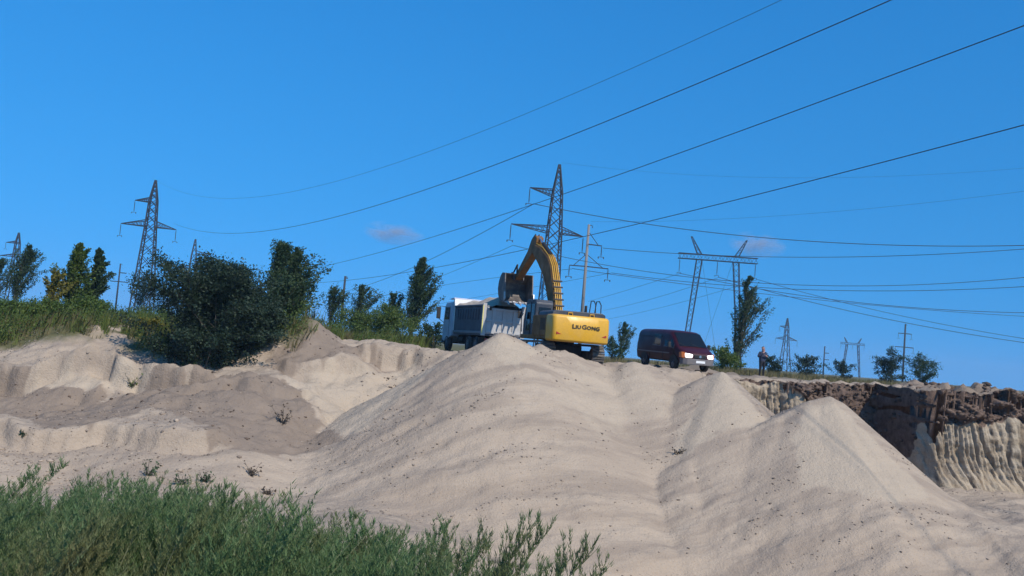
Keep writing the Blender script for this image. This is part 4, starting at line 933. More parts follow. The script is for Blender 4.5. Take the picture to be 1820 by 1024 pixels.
# ---- excavator: local x right, y forward, z up
EXY = (2.42, 43.0); EZ = -0.50
ex = empty('excavator', (EXY[0], EXY[1], EZ), (0, 0, R(17)))
tag(ex, 'yellow tracked excavator tipping its bucket over the dump truck', 'excavator')
def prism_obj(name, prof, x0, x1, mat, parent, bevel=.02, axis='x', **k): return MB().prism(prof, x0, x1, axis).build(name, mat, parent, bevel, **k)
def excavator():
    # undercarriage
    MB().box(-.75, .75, -1.2, 1.2, .35, .85).build('car_body', M['blackmetal'], ex, .05)
    MB().cyl((0, 0, .85), (0, 0, 1.06), .75, .75, 24).build('slew_ring', M['blackmetal'], ex, .02)
    shoe = MB().box(-.30, .30, -.088, .088, -.03, .03); shoe.box(-.30, .30, -.075, -.045, .03, .065); shoe.box(-.30, .30, .035, .06, .03, .06)
    sme = None
    for s in (-1, 1):
        xt = s*1.2
        b = MB(); b.box(xt-.2, xt+.2, -1.7, 1.7, .28, .66)
        fr = b.build('track_frame', M['track'], ex, .04)
        for y in (-1.75, 1.75): MB().cyl((xt-.18, y, .47), (xt+.18, y, .47), .36, .36, 20).build('sprocket' if y < 0 else 'idler_wheel', M['track'], ex, .02)
        n = 46; r = .43; half = 1.72; per = 4*half + 2*math.pi*r
        for i in range(n):
            d = per*i/n
            if d < 2*half: y, z, a = -half+d, .47+r, 0
            elif d < 2*half+math.pi*r: t = (d-2*half)/r; y, z, a = half+r*math.sin(t), .47+r*math.cos(t), -t
            elif d < 4*half+math.pi*r: y, z, a = half-(d-2*half-math.pi*r), .47-r, math.pi
            else: t = (d-4*half-math.pi*r)/r; y, z, a = -half-r*math.sin(t), .47-r*math.cos(t), math.pi-t
            if sme is None: sho = shoe.build('track_shoe', M['track'], ex); sme = sho.data
            else: sho = link(bpy.data.objects.new('track_shoe', sme), ex)
            sho.location = (xt, y, z); sho.rotation_euler = (a, 0, 0)
    # upper structure
    MB().box(-1.32, 1.32, -2.3, 1.9, 1.04, 1.24).build('revolving_frame', M['shade_brown_side'], ex, .03)
    # counterweight, rounded corners in plan, slightly drawn in at the foot
    def cw_ring(z, inset, yb):
        w = 1.37-inset; pts = [(-w, -1.9)]
        for k in range(7): a = math.pi + k/6*math.pi/2; pts.append((-w+.2+.2*math.cos(a), yb+.2+.2*math.sin(a)))
        for k in range(1, 6): pts.append((-w+.2+(2*w-.4)*k/6, yb-.07*math.sin(k/6*math.pi)))
        for k in range(7): a = 1.5*math.pi + k/6*math.pi/2; pts.append((w-.2+.2*math.cos(a), yb+.2+.2*math.sin(a)))
        pts.append((w, -1.9)); return [(x, y, z) for x, y in pts]
    rings = [cw_ring(.98, .06, -2.78), cw_ring(1.06, 0.0, -2.86), cw_ring(1.6, 0, -2.9), cw_ring(2.08, .0, -2.86), cw_ring(2.18, .06, -2.78)]
    n = len(rings[0]); b = MB(); v = [p for r in rings for p in r]; f = []
    for i in range(len(rings)-1):
        for k in range(n): f.append((i*n+k, i*n+(k+1) % n, (i+1)*n+(k+1) % n, (i+1)*n+k))
    f += [tuple(range(n-1, -1, -1)), tuple(range((len(rings)-1)*n, len(rings)*n))]
    cw_ = b.add(v, f).build('counterweight', M['yellow'], ex, .025, smooth=False)
    for p in cw_.data.polygons: p.use_smooth = True
    text_mesh([('L', .27, 0), ('IU', .22, .165), ('G', .27, .46), ('ONG', .22, .70)], .006, 'lettering', M['ink'], cw_, (-.50, -2.973, 1.60), (R(90), 0, 0), .008)
    for s in (-1, 1):
        rf = prism_obj('rear_reflector', [(-.12, 0), (.12, 0), (.12*s, .11)] if True else [], -2.93, -2.895, M['redlens'], cw_, 0, 'y'); rf.location = (s*1.08, .03, 1.30)
    # side doors and hoods
    for s, nm in ((-1, 'side_panel'), (1, 'side_panel')):
        x0, x1 = (s*1.36, s*1.30)
        for y0, y1 in ((-1.88, -1.05), (-1.03, .05)): MB().box(min(x0, x1), max(x0, x1), y0, y1, 1.2, 2.14).build(nm, M['shade_brown_side'], ex, .02)
        g = MB()
        for k in range(7): g.box(min(x0*1.004, x1), max(x0*1.004, x1), -1.75+.1*k, -1.69+.1*k, 1.45, 2.0)
        g.build('louvre', M['blackmetal'], ex)
    MB().box(.42, 1.32, .10, 1.75, 1.24, 2.0).build('tank_box', M['shade_brown_side'], ex, .04)
    hd = prism_obj('engine_hood', [(-1.30, 2.14), (-1.26, 2.30), (-1.1, 2.38), (1.12, 2.40), (1.28, 2.32), (1.30, 2.14)], -2.45, -.55, M['charcoal'], ex, .03, 'y')
    MB().box(-1.28, 1.28, -.55, .1, 1.24, 2.16).build('mid_body', M['charcoal'], ex, .03)
    MB().cyl((.75, -1.3, 2.38), (.75, -1.3, 2.75), .07, .06, 12).build('exhaust_pipe', M['blackmetal'], ex)
    for x in (.95, 1.22):
        MB().tube([(x-.0, -2.0, 2.36), (x, -1.98, 2.80), (x, -1.75, 2.98), (x, -1.4, 2.98), (x, -1.25, 2.36)], .025, 6).build('handrail', M['blackmetal'], ex)
    for x in (-.45, .6):
        MB().tube([(x-.1, -2.5, 2.17), (x-.1, -2.5, 2.3), (x+.1, -2.5, 2.3), (x+.1, -2.5, 2.17)], .025, 6).build('lifting_eye', M['yellow'], ex)
    # cab on the left
    cab = [(.22, 1.2), (.18, 2.75), (.34, 2.93), (1.55, 2.95), (1.72, 2.80), (2.0, 1.9), (1.98, 1.2)]
    cx0, cx1 = -1.20, -.32
    c = prism_obj('cab', cab, cx0, cx1, M['charcoal'], ex, .05)
    def pane(name, pts): MB().add(pts, [tuple(range(len(pts)))]).build(name, M['glass'], c)
    e = .006
    w = MB().box(cx0+.14, cx1-.12, .185, .215, 2.0, 2.68).build('rear_window', M['glass'], c); 
    for (y0, y1, z0, z1) in ((.36, .82, 1.75, 2.72), (.92, 1.58, 1.42, 2.72)):
        MB().box(cx0-e, cx0+.02, y0, y1, z0, z1).build('side_window', M['glass'], c, .01)
    MB().tube([(cx0-.01, .88, 1.25), (cx0-.01, .88, 2.78)], .022, 5).build('door_pillar', M['blackmetal'], c)
    MB().tube([(cx0-.12, 1.78, 1.35), (cx0-.16, 1.86, 2.05), (cx0-.12, 1.7, 2.25)], .02, 6).build('grab_rail', M['blackmetal'], c)
    MB().box(cx0-.34, cx0-.16, 1.85, 1.91, 2.0, 2.35).build('mirror', M['blackmetal'], c, .02)
    # boom
    foot = Vector((0, .35, 1.75)); bend = Vector((0, 2.0, 4.85)); tip = Vector((0, 4.55, 6.1))
    lower = [(.10, 1.65), (.62, 1.60), (1.45, 3.0), (2.3, 4.18), (3.4, 4.95), (4.62, 5.68), (4.66, 5.96), (4.45, 6.06), (3.2, 5.75), (1.95, 5.14), (1.45, 4.73), (.75, 3.5), (.12, 2.1)]
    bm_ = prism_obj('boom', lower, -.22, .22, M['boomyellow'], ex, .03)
    for x, r in ((-.15, .025), (-.05, .022), (.05, .025), (.14, .022)):
        MB().tube([(x, .16, 2.4), (x, .68, 3.6), (x, 1.36, 4.75), (x, 1.9, 5.22), (x, 3.0, 5.76), (x, 4.2, 6.08)], r, 6).build('hydraulic_pipe', M['yellow'], bm_)
    for t in (.25, .5, .75, 1.0, 1.25):
        MB().box(-.24, .24, -.03, .03, 0, .05).build('pipe_clamp', M['blackmetal'], bm_).matrix_local = Matrix.Translation((0, .14+.54*t*1.0*1.0, 2.4+1.2*t*1.02)) @ Matrix.Rotation(R(65), 4, 'X')
    for s in (-1, 1):   # boom lift cylinders
        MB().cyl((s*.36, 1.15, 1.55), (s*.36, 1.72, 2.9), .095, .095, 12).build('boom_cylinder', M['boomyellow'], ex)
        MB().cyl((s*.36, 1.72, 2.9), (s*.36, 2.22, 4.1), .05, .05, 10).build('cylinder_rod', M['chrome'], ex)
    # stick
    sp = Vector((0, 4.55, 5.84)); ep = Vector((0, 7.2, 4.40)); u = (ep-sp).normalized(); nrm = Vector((0, -u.z, u.y))
    P2 = lambda a, b_: tuple((sp+u*a+nrm*b_)[1:])
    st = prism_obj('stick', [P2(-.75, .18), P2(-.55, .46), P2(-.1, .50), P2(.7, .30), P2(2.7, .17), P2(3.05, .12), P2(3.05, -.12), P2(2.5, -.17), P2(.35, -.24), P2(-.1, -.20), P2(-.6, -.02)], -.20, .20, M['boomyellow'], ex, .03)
    MB().cyl((0, 2.1, 5.36), tuple(Vector((0, 2.1, 5.36)).lerp(Vector((0,)+P2(-.62, .28)), .62)), .10, .10, 12).build('stick_cylinder', M['blackmetal'], ex)
    MB().cyl(tuple(Vector((0, 2.1, 5.36)).lerp(Vector((0,)+P2(-.62, .28)), .6)), (0,)+P2(-.62, .28), .055, .055, 10).build('cylinder_rod', M['chrome'], ex)
    MB().cyl((0,)+P2(.15, .52), (0,)+P2(1.5, .40), .085, .085, 12).build('bucket_cylinder', M['blackmetal'], ex)
    MB().cyl((0,)+P2(1.5, .40), (0,)+P2(2.35, .42), .045, .045, 10).build('cylinder_rod', M['chrome'], ex)
    for x in (-.24, .24):
        MB().tube([(x,)+P2(2.55, .0), (x,)+P2(2.35, .44)], .045, 6).build('link_arm', M['blackmetal'], ex)
        MB().tube([(x,)+P2(2.35, .44), (x, ep.y+.42, ep.z+.16)], .045, 6).build('link_arm', M['blackmetal'], ex)
    hz = MB()
    for x in (-.1, .1): hz.tube([(x, 4.2, 6.10), (x, 4.5, 6.58), (x, 5.0, 6.35), (x,)+P2(.9, .40)], .03, 6)
    hz.build('hydraulic_hose', M['blackmetal'], ex)
    # bucket: shell with open mouth toward the machine
    B = [(-.10, .22), (.40, .26), (.72, .12), (1.0, -.22), (1.08, -.62), (.92, -1.0), (.58, -1.26), (.12, -1.38), (-.42, -1.40)]
    W2 = .80; b = MB(); th = .05; n = len(B)
    cen = Vector((.4, -.5))
    inn = [((Vector(p)-cen)*.93+cen) for p in B]; inn = [(q[0], q[1]) for q in inn]
    v = [(x, ep.y+p[0], ep.z+p[1]) for x in (-W2, W2) for p in B] + [(x, ep.y+p[0], ep.z+p[1]) for x in (-W2, W2) for p in inn]
    f = []
    for i in range(n-1):
        f.append((i, i+1, n+i+1, n+i)); f.append((2*n+i, 3*n+i, 3*n+i+1, 2*n+i+1))
    f += [(0, n, 3*n, 2*n), (n-1, 3*n-1, 4*n-1, 2*n-1)]
    f += [(i, 2*n+i, 2*n+i+1, i+1) for i in range(n-1)] + [(n+i, n+i+1, 3*n+i+1, 3*n+i) for i in range(n-1)]
    bk = b.add(v, f).build('bucket', M['bucket'], ex)
    side = B + [(-.30, -.9), (-.22, -.3)]
    for s in (-1, 1):
        MB().prism([(ep.y+p[0], ep.z+p[1]) for p in side], s*W2-.03, s*W2+.03).build('bucket_side', M['bucket'], bk, .01)
        MB().prism([(ep.y-.32, ep.z-1.36), (ep.y-.52, ep.z-1.22), (ep.y-.40, ep.z-.85), (ep.y-.24, ep.z-.85)], s*(W2+.035)-.025, s*(W2+.035)+.025).build('side_cutter', M['bright'], bk, .005)
        MB().prism([(ep.y-.12, ep.z-.12), (ep.y+.12, ep.z-.12), (ep.y+.62, ep.z+.2), (ep.y+.45, ep.z+.34), (ep.y+.1, ep.z+.3), (ep.y-.08, ep.z+.12)], s*.27-.03, s*.27+.03).build('bucket_ear', M['bucket'], bk, .01)
    MB().box(-W2, W2, ep.y-.55, ep.y-.36, ep.z-1.43, ep.z-1.37).build('cutting_lip', M['bright'], bk, .005)
    for k in range(5):
        x = -W2+.12+k*(2*W2-.24)/4
        MB().hexa([(x-.07, ep.y-.62, ep.z-1.46), (x+.07, ep.y-.62, ep.z-1.46), (x+.07, ep.y-.42, ep.z-1.46), (x-.07, ep.y-.42, ep.z-1.46),
                   (x-.07, ep.y-.62, ep.z-1.34), (x+.07, ep.y-.62, ep.z-1.34), (x+.07, ep.y-.42, ep.z-1.34), (x-.07, ep.y-.42, ep.z-1.34)]).build('tooth_adapter', M['bright'], bk, .01)
        MB().hexa([(x-.025, ep.y-.86, ep.z-1.56), (x+.025, ep.y-.86, ep.z-1.56), (x+.055, ep.y-.60, ep.z-1.45), (x-.055, ep.y-.60, ep.z-1.45),
                   (x-.025, ep.y-.86, ep.z-1.53), (x+.025, ep.y-.86, ep.z-1.53), (x+.055, ep.y-.60, ep.z-1.35), (x-.055, ep.y-.60, ep.z-1.35)]).build('tooth', M['bright'], bk)
excavator()

def wheel(parent, x, y, r, w, side, rimmat, name='wheel'):
    """tyre with rounded shoulders, rim dish and hub; x is the outer face"""
    root = None; n = 28; prof = [(0, r*.62), (.02, r*.80), (.05*w/.3, r*.95), (.2*w, r), (.8*w, r), (.95*w, r*.95), (w, r*.8), (w, r*.62)]
    b = MB(); v = []; f = []
    for i in range(n):
        a = 2*math.pi*i/n
        for (d, rr) in prof: v.append((x - side*d, y+rr*math.cos(a), r+rr*math.sin(a)))
    m = len(prof)
    for i in range(n):
        for k in range(m-1): f.append((i*m+k, ((i+1) % n)*m+k, ((i+1) % n)*m+k+1, i*m+k+1))
    b.add(v, f); t = b.build(name, M['rubber'], parent, smooth=True)
    g = MB(); g.cyl((x-side*.03, y, r), (x-side*w*.9, y, r), r*.63, r*.63, 24); g.cyl((x+side*.01, y, r), (x-side*.04, y, r), r*.22, r*.28, 16)
    for k in range(8): a = k*math.pi/4; g.cyl((x-side*.005, y+r*.45*math.cos(a), r+r*.45*math.sin(a)), (x-side*.035, y+r*.45*math.cos(a), r+r*.45*math.sin(a)), r*.05, r*.05, 6)
    g.build('rim', M[rimmat], t)
    return t

# ---- dump truck, rear towards the camera
def truck():
    tr = empty('dump_truck', (0, 0, 0), (0, 0, R(21)))
    back = at(892, 602, 50.4); c, s = math.cos(R(21)), math.sin(R(21))
    # local origin sits on the ground below the tailgate
    tr.location = (back[0], back[1], EZ-.0)
    tag(tr, 'grey dump truck with white headboard being loaded by the excavator', 'truck')
    hw = 1.22; z0, z1 = 1.18, 2.68; L = 5.2
    ch = MB(); ch.box(-.45, -.3, .1, 7.3, .75, 1.05); ch.box(.3, .45, .1, 7.3, .75, 1.05); ch.box(-.45, .45, .3, .5, .8, 1.0); ch.build('chassis_frame', M['blackmetal'], tr)
    MB().box(-hw, hw, 0, L, 1.06, 1.18).build('body_floor', M['truckside_shade'], tr, .02)
    for sd in (-1, 1):
        w = MB().box(min(sd*hw, sd*(hw-.06)), max(sd*hw, sd*(hw-.06)), .04, L, z0, z1).build('side_wall', M['truckside_shade'], tr, .015)
        for k in range(9):
            y = .75+k*.47; MB().box(min(sd*(hw+.05), sd*hw), max(sd*(hw+.05), sd*hw), y-.05, y+.05, 1.95, 2.56).build('side_rib', M['truckside_shade'], w, .02)
        MB().box(min(sd*(hw+.06), sd*(hw-.08)), max(sd*(hw+.06), sd*(hw-.08)), .04, L, z1, z1+.12).build('top_rail', M['truckside_shade'], w, .03)
        MB().box(min(sd*(hw+.05), sd*hw), max(sd*(hw+.05), sd*hw), .05, L, 1.16, 1.30).build('bottom_rail', M['trucksteel'], w, .02)
        MB().box(min(sd*(hw+.07), sd*(hw-.16)), max(sd*(hw+.07), sd*(hw-.16)), -.10, .04, 1.06, 2.86).build('corner_post', M['tailgate'], tr, .02)
        MB().box(min(sd*(hw+.075), sd*(hw+.02)), max(sd*(hw+.075), sd*(hw+.02)), -.115, -.098, 1.2, 2.75).build('yellow_edge_strip', M['edge_yellow'], tr)
    tg = MB().box(-hw+.17, hw-.17, -.04, .03, z0, 2.62).build('tailgate', M['tailgate'], tr, .015)
    for x in (-.62, 0, .62): MB().box(x-.09, x+.09, -.10, -.04, z0+.02, 2.58).build('tailgate_rib', M['tailgate'], tg, .02)
    for z in (1.24, 1.85, 2.50): MB().box(-hw+.19, hw-.19, -.085, -.04, z, z+.14).build('tailgate_rail', M['tailgate'], tg, .02)
    for x in (-.85, .85): MB().box(x-.05, x+.05, -.17, -.04, 2.50, 2.72).build('tailgate_hinge', M['blackmetal'], tg, .01)
    # headboard with forward sloping canopy over the cab
    hb = prism_obj('headboard', [(L, z0), (L+.07, z0), (L+.28, 3.16), (L+.24, 3.22), (L+.14, 3.22), (L-.02, 2.7)], -hw-.04, hw+.04, M['whitewall'], tr, .02)
    prism_obj('cab_guard', [(L+.20, 3.22), (L+.20, 3.29), (L+1.0, 3.24), (L+1.0, 3.18)], -hw-.06, hw+.06, M['cabpaint'], tr, .02)
    # cab
    cabp = [(5.75, .95), (5.72, 2.9), (5.85, 3.05), (7.15, 3.02), (7.42, 2.80), (7.55, 1.95), (7.62, .75), (7.3, .6), (6.95, .6)]
    cb = prism_obj('cab', cabp, -1.2, 1.2, M['cabpaint'], tr, .06)
    for sd in (-1, 1):
        MB().hexa([(sd*1.19, 6.35, 1.95), (sd*1.206, 6.35, 1.95), (sd*1.206, 7.32, 1.95), (sd*1.19, 7.32, 1.95), (sd*1.19, 6.35, 2.72), (sd*1.206, 6.35, 2.72), (sd*1.206, 7.22, 2.72), (sd*1.19, 7.22, 2.72)]).build('side_window', M['glass'], cb)
        MB().box(sd*1.2-.012, sd*1.2+.012, 6.28, 6.30, 1.0, 2.8).build('door_seam', M['blackmetal'], cb)
        m = MB().tube([(sd*1.2, 7.35, 2.75), (sd*1.55, 7.42, 2.78), (sd*1.58, 7.42, 2.0), (sd*1.2, 7.4, 1.75)], .022, 6).build('mirror_bracket', M['blackmetal'], cb)
        MB().box(sd*1.60-.13, sd*1.60+.13, 7.34, 7.44, 1.98, 2.72).build('mirror', M['blackmetal'], cb, .04)
        MB().box(sd*1.0-.2, sd*1.0+.2, 6.0, 7.3, .98, 1.05).build('mudguard', M['blackmetal'], tr, .03)
        MB().cyl((sd*.75, 3.9, .8), (sd*.75, 4.9, .8), .3, .3, 16).build('fuel_tank', M['blackmetal'], tr, .03)
    MB().box(-1.02, 1.02, 7.43, 7.50, 1.9, 2.7).build('windscreen', M['glass'], cb, .01)
    MB().box(-1.2, 1.2, 7.45, 7.75, .5, .8).build('bumper', M['greyplastic'], tr, .04)
    for y in (1.05, 2.42):
        for sd in (-1, 1): wheel(tr, sd*1.22, y, .52, .58, sd, 'greyplastic')
        MB().cyl((-1.0, y, .52), (1.0, y, .52), .09, .09, 10).build('axle', M['blackmetal'], tr)
    for sd in (-1, 1): wheel(tr, sd*1.22, 6.55, .52, .30, sd, 'greyplastic')
    MB().box(-1.1, 1.1, -.02, .06, .62, .74).build('rear_bumper', M['blackmetal'], tr, .02)
    for sd in (-1, 1):
        MB().box(sd*.85-.2, sd*.85+.2, -.08, -.02, .78, .92).build('tail_light', M['redlens'], tr, .02)
        MB().box(sd*.95-.28, sd*.95+.28, .42, .45, .2, .95).build('mud_flap', M['rubber'], tr)
    # load of sand, heaped and spilling to the rear
    xs = np.linspace(-hw+.07, hw-.07, 40); ys = np.linspace(.04, L-.03, 70); X, Yg = np.meshgrid(xs, ys)
    Z = 2.86 + .50*np.exp(-((X-.1)/.75)**2)*np.exp(-((Yg-2.2)/1.6)**2) + .30*np.exp(-((X-.3)/.6)**2-((Yg-.8)/.8)**2) - .22*np.abs(X)**2 + .12*fbm(X*1.6, Yg*1.6, 5, 4, .6) + .28*sstep(3.0, 5, Yg)
    Z = np.minimum(Z, 2.78 + 1.0*np.minimum(hw-.07-np.abs(X), np.minimum(Yg-.02, 9)) + .02)
    ii = np.arange(X.size).reshape(X.shape); q = np.stack([ii[:-1,:-1], ii[:-1,1:], ii[1:,1:], ii[1:,:-1]], -1).reshape(-1, 4)
    Vv = np.stack([X, Yg, Z], -1).reshape(-1, 3); rot = np.array([[c, -s, 0], [s, c, 0], [0, 0, 1]])
    ld = obj_np('sand_load', Vv, q, M['load_sand'], smooth=True); ld.location = tr.location; ld.rotation_euler = tr.rotation_euler
    tag(ld, 'heap of pale sand lying in the dump truck body', 'sand')
    return tr
m_, nt_, nd_, lk_, p_ = new_mat('loaded sand'); tc_ = nd_.new('ShaderNodeTexCoord')
lk_.new(mix(nt_, tnoise(nt_, 3, 5, tc_.outputs['Object']), (0.28, 0.235, 0.185), (0.41, 0.345, 0.27)), p_.inputs['Base Color']); p_.inputs['Roughness'].default_value = .95
bp_ = N(nt_, 'ShaderNodeBump', Strength=.5, Distance=.04); lk_.new(tnoise(nt_, 9, 4, tc_.outputs['Object']), bp_.inputs['Height']); lk_.new(bp_.outputs[0], p_.inputs['Normal'])
M['load_sand'] = m_
truck()

# ---- maroon van: local y forward
def van():
    vn = empty('panel_van', (8.85, 47.9, 0), (R(-3.6), 0, R(180+20)))
    tag(vn, 'maroon panel van with lit headlamps parked nose to the pit', 'van')
    # stations: y, z bottom, z belt, z roof, half width at sill, belt, roof
    S = [(-2.42, .52, 1.10, 1.92, .80, .86, .72), (-2.36, .42, 1.10, 1.98, .90, .95, .80), (-2.0, .40, 1.10, 2.03, .93, .98, .83), (0.0, .40, 1.10, 2.05, .93, .98, .84),
         (.85, .40, 1.10, 2.02, .93, .98, .83), (1.10, .40, 1.10, 1.97, .93, .98, .82), (1.45, .40, 1.08, 1.67, .93, .97, .83), (1.80, .38, 1.02, 1.30, .92, .95, .86), (1.95, .38, 1.00, 1.17, .92, .94, .86),
         (2.25, .38, .92, 1.06, .90, .92, .82), (2.42, .38, .80, .97, .86, .88, .76), (2.52, .40, .72, .88, .78, .80, .68), (2.56, .46, .66, .78, .66, .68, .60)]
    def ring(s):
        y, zb, zm, zr, wb, wm, wr = s; h = []
        h = [(0, zb), (wb*.9, zb), (wb, zb+.07), (wm, zb+(zm-zb)*.55), (wm, zm), (wm*.35+wr*.65+.02, zm+(zr-zm)*.70), (wr, zm+(zr-zm)*.88), (wr*.86, zr-.025*(zr-zm)), (wr*.5, zr), (0, zr+.008)]
        return [(x, y, z) for x, z in h] + [(-x, y, z) for x, z in h[-2:0:-1]]
    rr = [ring(s) for s in S]; n = len(rr[0]); v = [p for r in rr for p in r]; f = []
    for i in range(len(rr)-1):
        for k in range(n): f.append((i*n+k, i*n+(k+1) % n, (i+1)*n+(k+1) % n, (i+1)*n+k))
    f += [tuple(range(n)), tuple(range((len(rr)-1)*n, len(rr)*n))]
    body = MB().add(v, f).build('body', M['maroon'], vn, smooth=True)
    em = body.modifiers.new('split', 'EDGE_SPLIT'); em.split_angle = R(38)
    st = np.array([s[0] for s in S])
    def val(y, c): return float(np.interp(y, st, [s[c] for s in S]))
    def sidept(y, t, sd, out=.006):
        """t: 0 at belt, 1 at roof shoulder"""
        zm, zr, wm, wr = val(y, 2), val(y, 3), val(y, 5), val(y, 6)
        x = wm + (wm*.35+wr*.65+.02-wm)*min(1, t/.7) if t <= .7 else (wm*.35+wr*.65+.02) + (wr-(wm*.35+wr*.65+.02))*(t-.7)/.18
        return (sd*(x+out), y, zm+(zr-zm)*t)
    def sidepanel(name, ys, t0, t1, sd, mat, parent, out=.006):
        a = [sidept(y, t0(y) if callable(t0) else t0, sd, out) for y in ys]; b = [sidept(y, t1(y) if callable(t1) else t1, sd, out) for y in ys]
        v = a+b; m = len(ys); return MB().add(v, [(i, i+1, m+i+1, m+i) for i in range(m-1)]).build(name, mat, parent)
    for sd in (1, -1):
        d = sidepanel('front_door_window', [.62, .9, 1.15, 1.35, 1.52], .08, lambda y: .74 if y < 1.2 else .74-.28*(y-1.2)/.32, sd, M['glass'], vn)
        sidepanel('side_window', [-.55, -.2, .2], .10, .70, sd, M['glass'], vn)
        sidepanel('window_seal', [-.60, -.2, .25], .06, .74, sd, M['greyplastic'], vn, .003)
        sidepanel('window_seal', [.56, .9, 1.15, 1.40, 1.58], .04, lambda y: .78 if y < 1.2 else .78-.34*(y-1.2)/.38, sd, M['greyplastic'], vn, .003)
        for y in (.50, 1.60, -.85): MB().box(sd*.975-.006, sd*.975+.014, y-.008, y+.008, .48, 1.08).build('door_seam', M['blackmetal'], vn)
        MB().box(sd*.975-.01, sd*.975+.02, -2.3, .48, .80, .86).build('side_moulding', M['greyplastic'], vn, .008)
        MB().box(sd*.975-.01, sd*.975+.02, .52, 1.2, .80, .86).build('side_moulding', M['greyplastic'], vn, .008)
        MB().tube([(sd*.985, -2.2, 1.62), (sd*.94, .4, 1.66)], .012, 5).build('sliding_door_rail', M['blackmetal'], vn)
        MB().box(sd*1.0-.02, sd*1.0+.02, .66, .80, 1.0, 1.04).build('door_handle', M['blackmetal'], vn, .008)
        for y in (1.62, -1.45):
            k = 20; b = MB(); r = .41
            ar = [(y+r*math.cos(math.pi*i/k), .36+r*math.sin(math.pi*i/k)) for i in range(k+1)]
            b.prism(ar, sd*.93-.02 if sd > 0 else -.985, sd*.985 if sd > 0 else -.93+.02).build('wheel_arch', M['blackmetal'], vn)
            wheel(vn, sd*1.0, y, .335, .22, sd, 'greyplastic')
        b = MB().tube([(sd*.97, 1.42, 1.16), (sd*1.12, 1.46, 1.20)], .02, 6); b.build('mirror_arm', M['blackmetal'], vn)
        MB().box(sd*1.17-.08, sd*1.17+.08, 1.42, 1.52, 1.12, 1.40).build('mirror', M['blackmetal'], vn, .03)
        # headlamps wrap round the corners
        y0 = 2.44
        MB().hexa([(sd*.46, 2.64, .68), (sd*.82, 2.56, .67), (sd*.80, 2.28, .67), (sd*.46, 2.40, .68), (sd*.42, 2.62, .86), (sd*.82, 2.50, .91), (sd*.80, 2.2, .91), (sd*.42, 2.40, .86)]).build('headlight', M['lamp'], vn, .05, seg=3)
        MB().hexa([(sd*.83, 2.53, .66), (sd*.95, 2.40, .66), (sd*.93, 2.10, .67), (sd*.80, 2.25, .67), (sd*.83, 2.48, .95), (sd*.96, 2.34, .95), (sd*.93, 2.05, .93), (sd*.80, 2.2, .93)]).build('indicator', M['amber'], vn, .01)
    # windscreen, follows the slope between hood and roof
    a, b, c2 = 1.16, 1.55, 1.88
    rows = []
    for y in (a, 1.32, 1.45, 1.62, 1.75, c2):
        zr = val(y, 3); wr = val(y, 6); rows.append([(x*wr*.93, y+.012, zr+.022-.03*abs(x)**3) for x in (-1, -.6, -.2, .2, .6, 1)])
    v = [p for r in rows for p in r]; MB().add(v, [(i*6+k, i*6+k+1, (i+1)*6+k+1, (i+1)*6+k) for i in range(5) for k in range(5)]).build('windscreen', M['glass'], vn, smooth=True)
    for x in (-.35, .4): MB().tube([(x, 1.92, 1.23), (x+.45, 1.74, 1.40)], .010, 5).build('wiper', M['blackmetal'], vn)
    bp = MB(); pl = [(-.95, 2.2), (-.90, 2.45), (-.72, 2.60), (-.35, 2.66), (.35, 2.66), (.72, 2.60), (.90, 2.45), (.95, 2.2), (.85, 2.2), (-.85, 2.2)]
    MB().prism(pl, .34, .64, 'z').build('bumper', M['greyplastic'], vn, .03)
    MB().box(-.26, .26, 2.655, 2.675, .44, .56).build('number_plate', M['plate'], vn)
    gr = MB(); gr.box(-.33, .33, 2.535, 2.60, .68, .84); gr.build('grille', M['blackmetal'], vn, .01)
    MB().cyl((0, 2.59, .77), (0, 2.615, .77), .065, .065, 20).build('badge', M['chrome'], vn).scale = (1.0, 1, 1)
    for sd in (-1, 1): MB().box(sd*.84-.07, sd*.84+.07, -2.45, -2.40, .9, 1.25).build('tail_light', M['redlens'], vn, .02)
    # seats so that the cab is not empty behind the glass
    for x in (-.45, .45): MB().prism([(.5, .75), (.95, .75), (.95, .9), (.68, .92), (.55, 1.55), (.45, 1.55)], x-.24, x+.24).build('seat', M['charcoal'], vn, .04)
    # rest the four tyres on the ground
    fwd = Vector((math.sin(R(20)), -math.cos(R(20)), 0)); zs = [tz(8.85+fwd.x*y, 47.9+fwd.y*y) for y in (1.62, -1.45)]
    pitch = math.atan2(zs[0]-zs[1], 3.07); vn.rotation_euler = (pitch, 0, R(200)); vn.location.z = zs[1] + (zs[0]-zs[1])*1.45/3.07 - .02
    return vn
van()

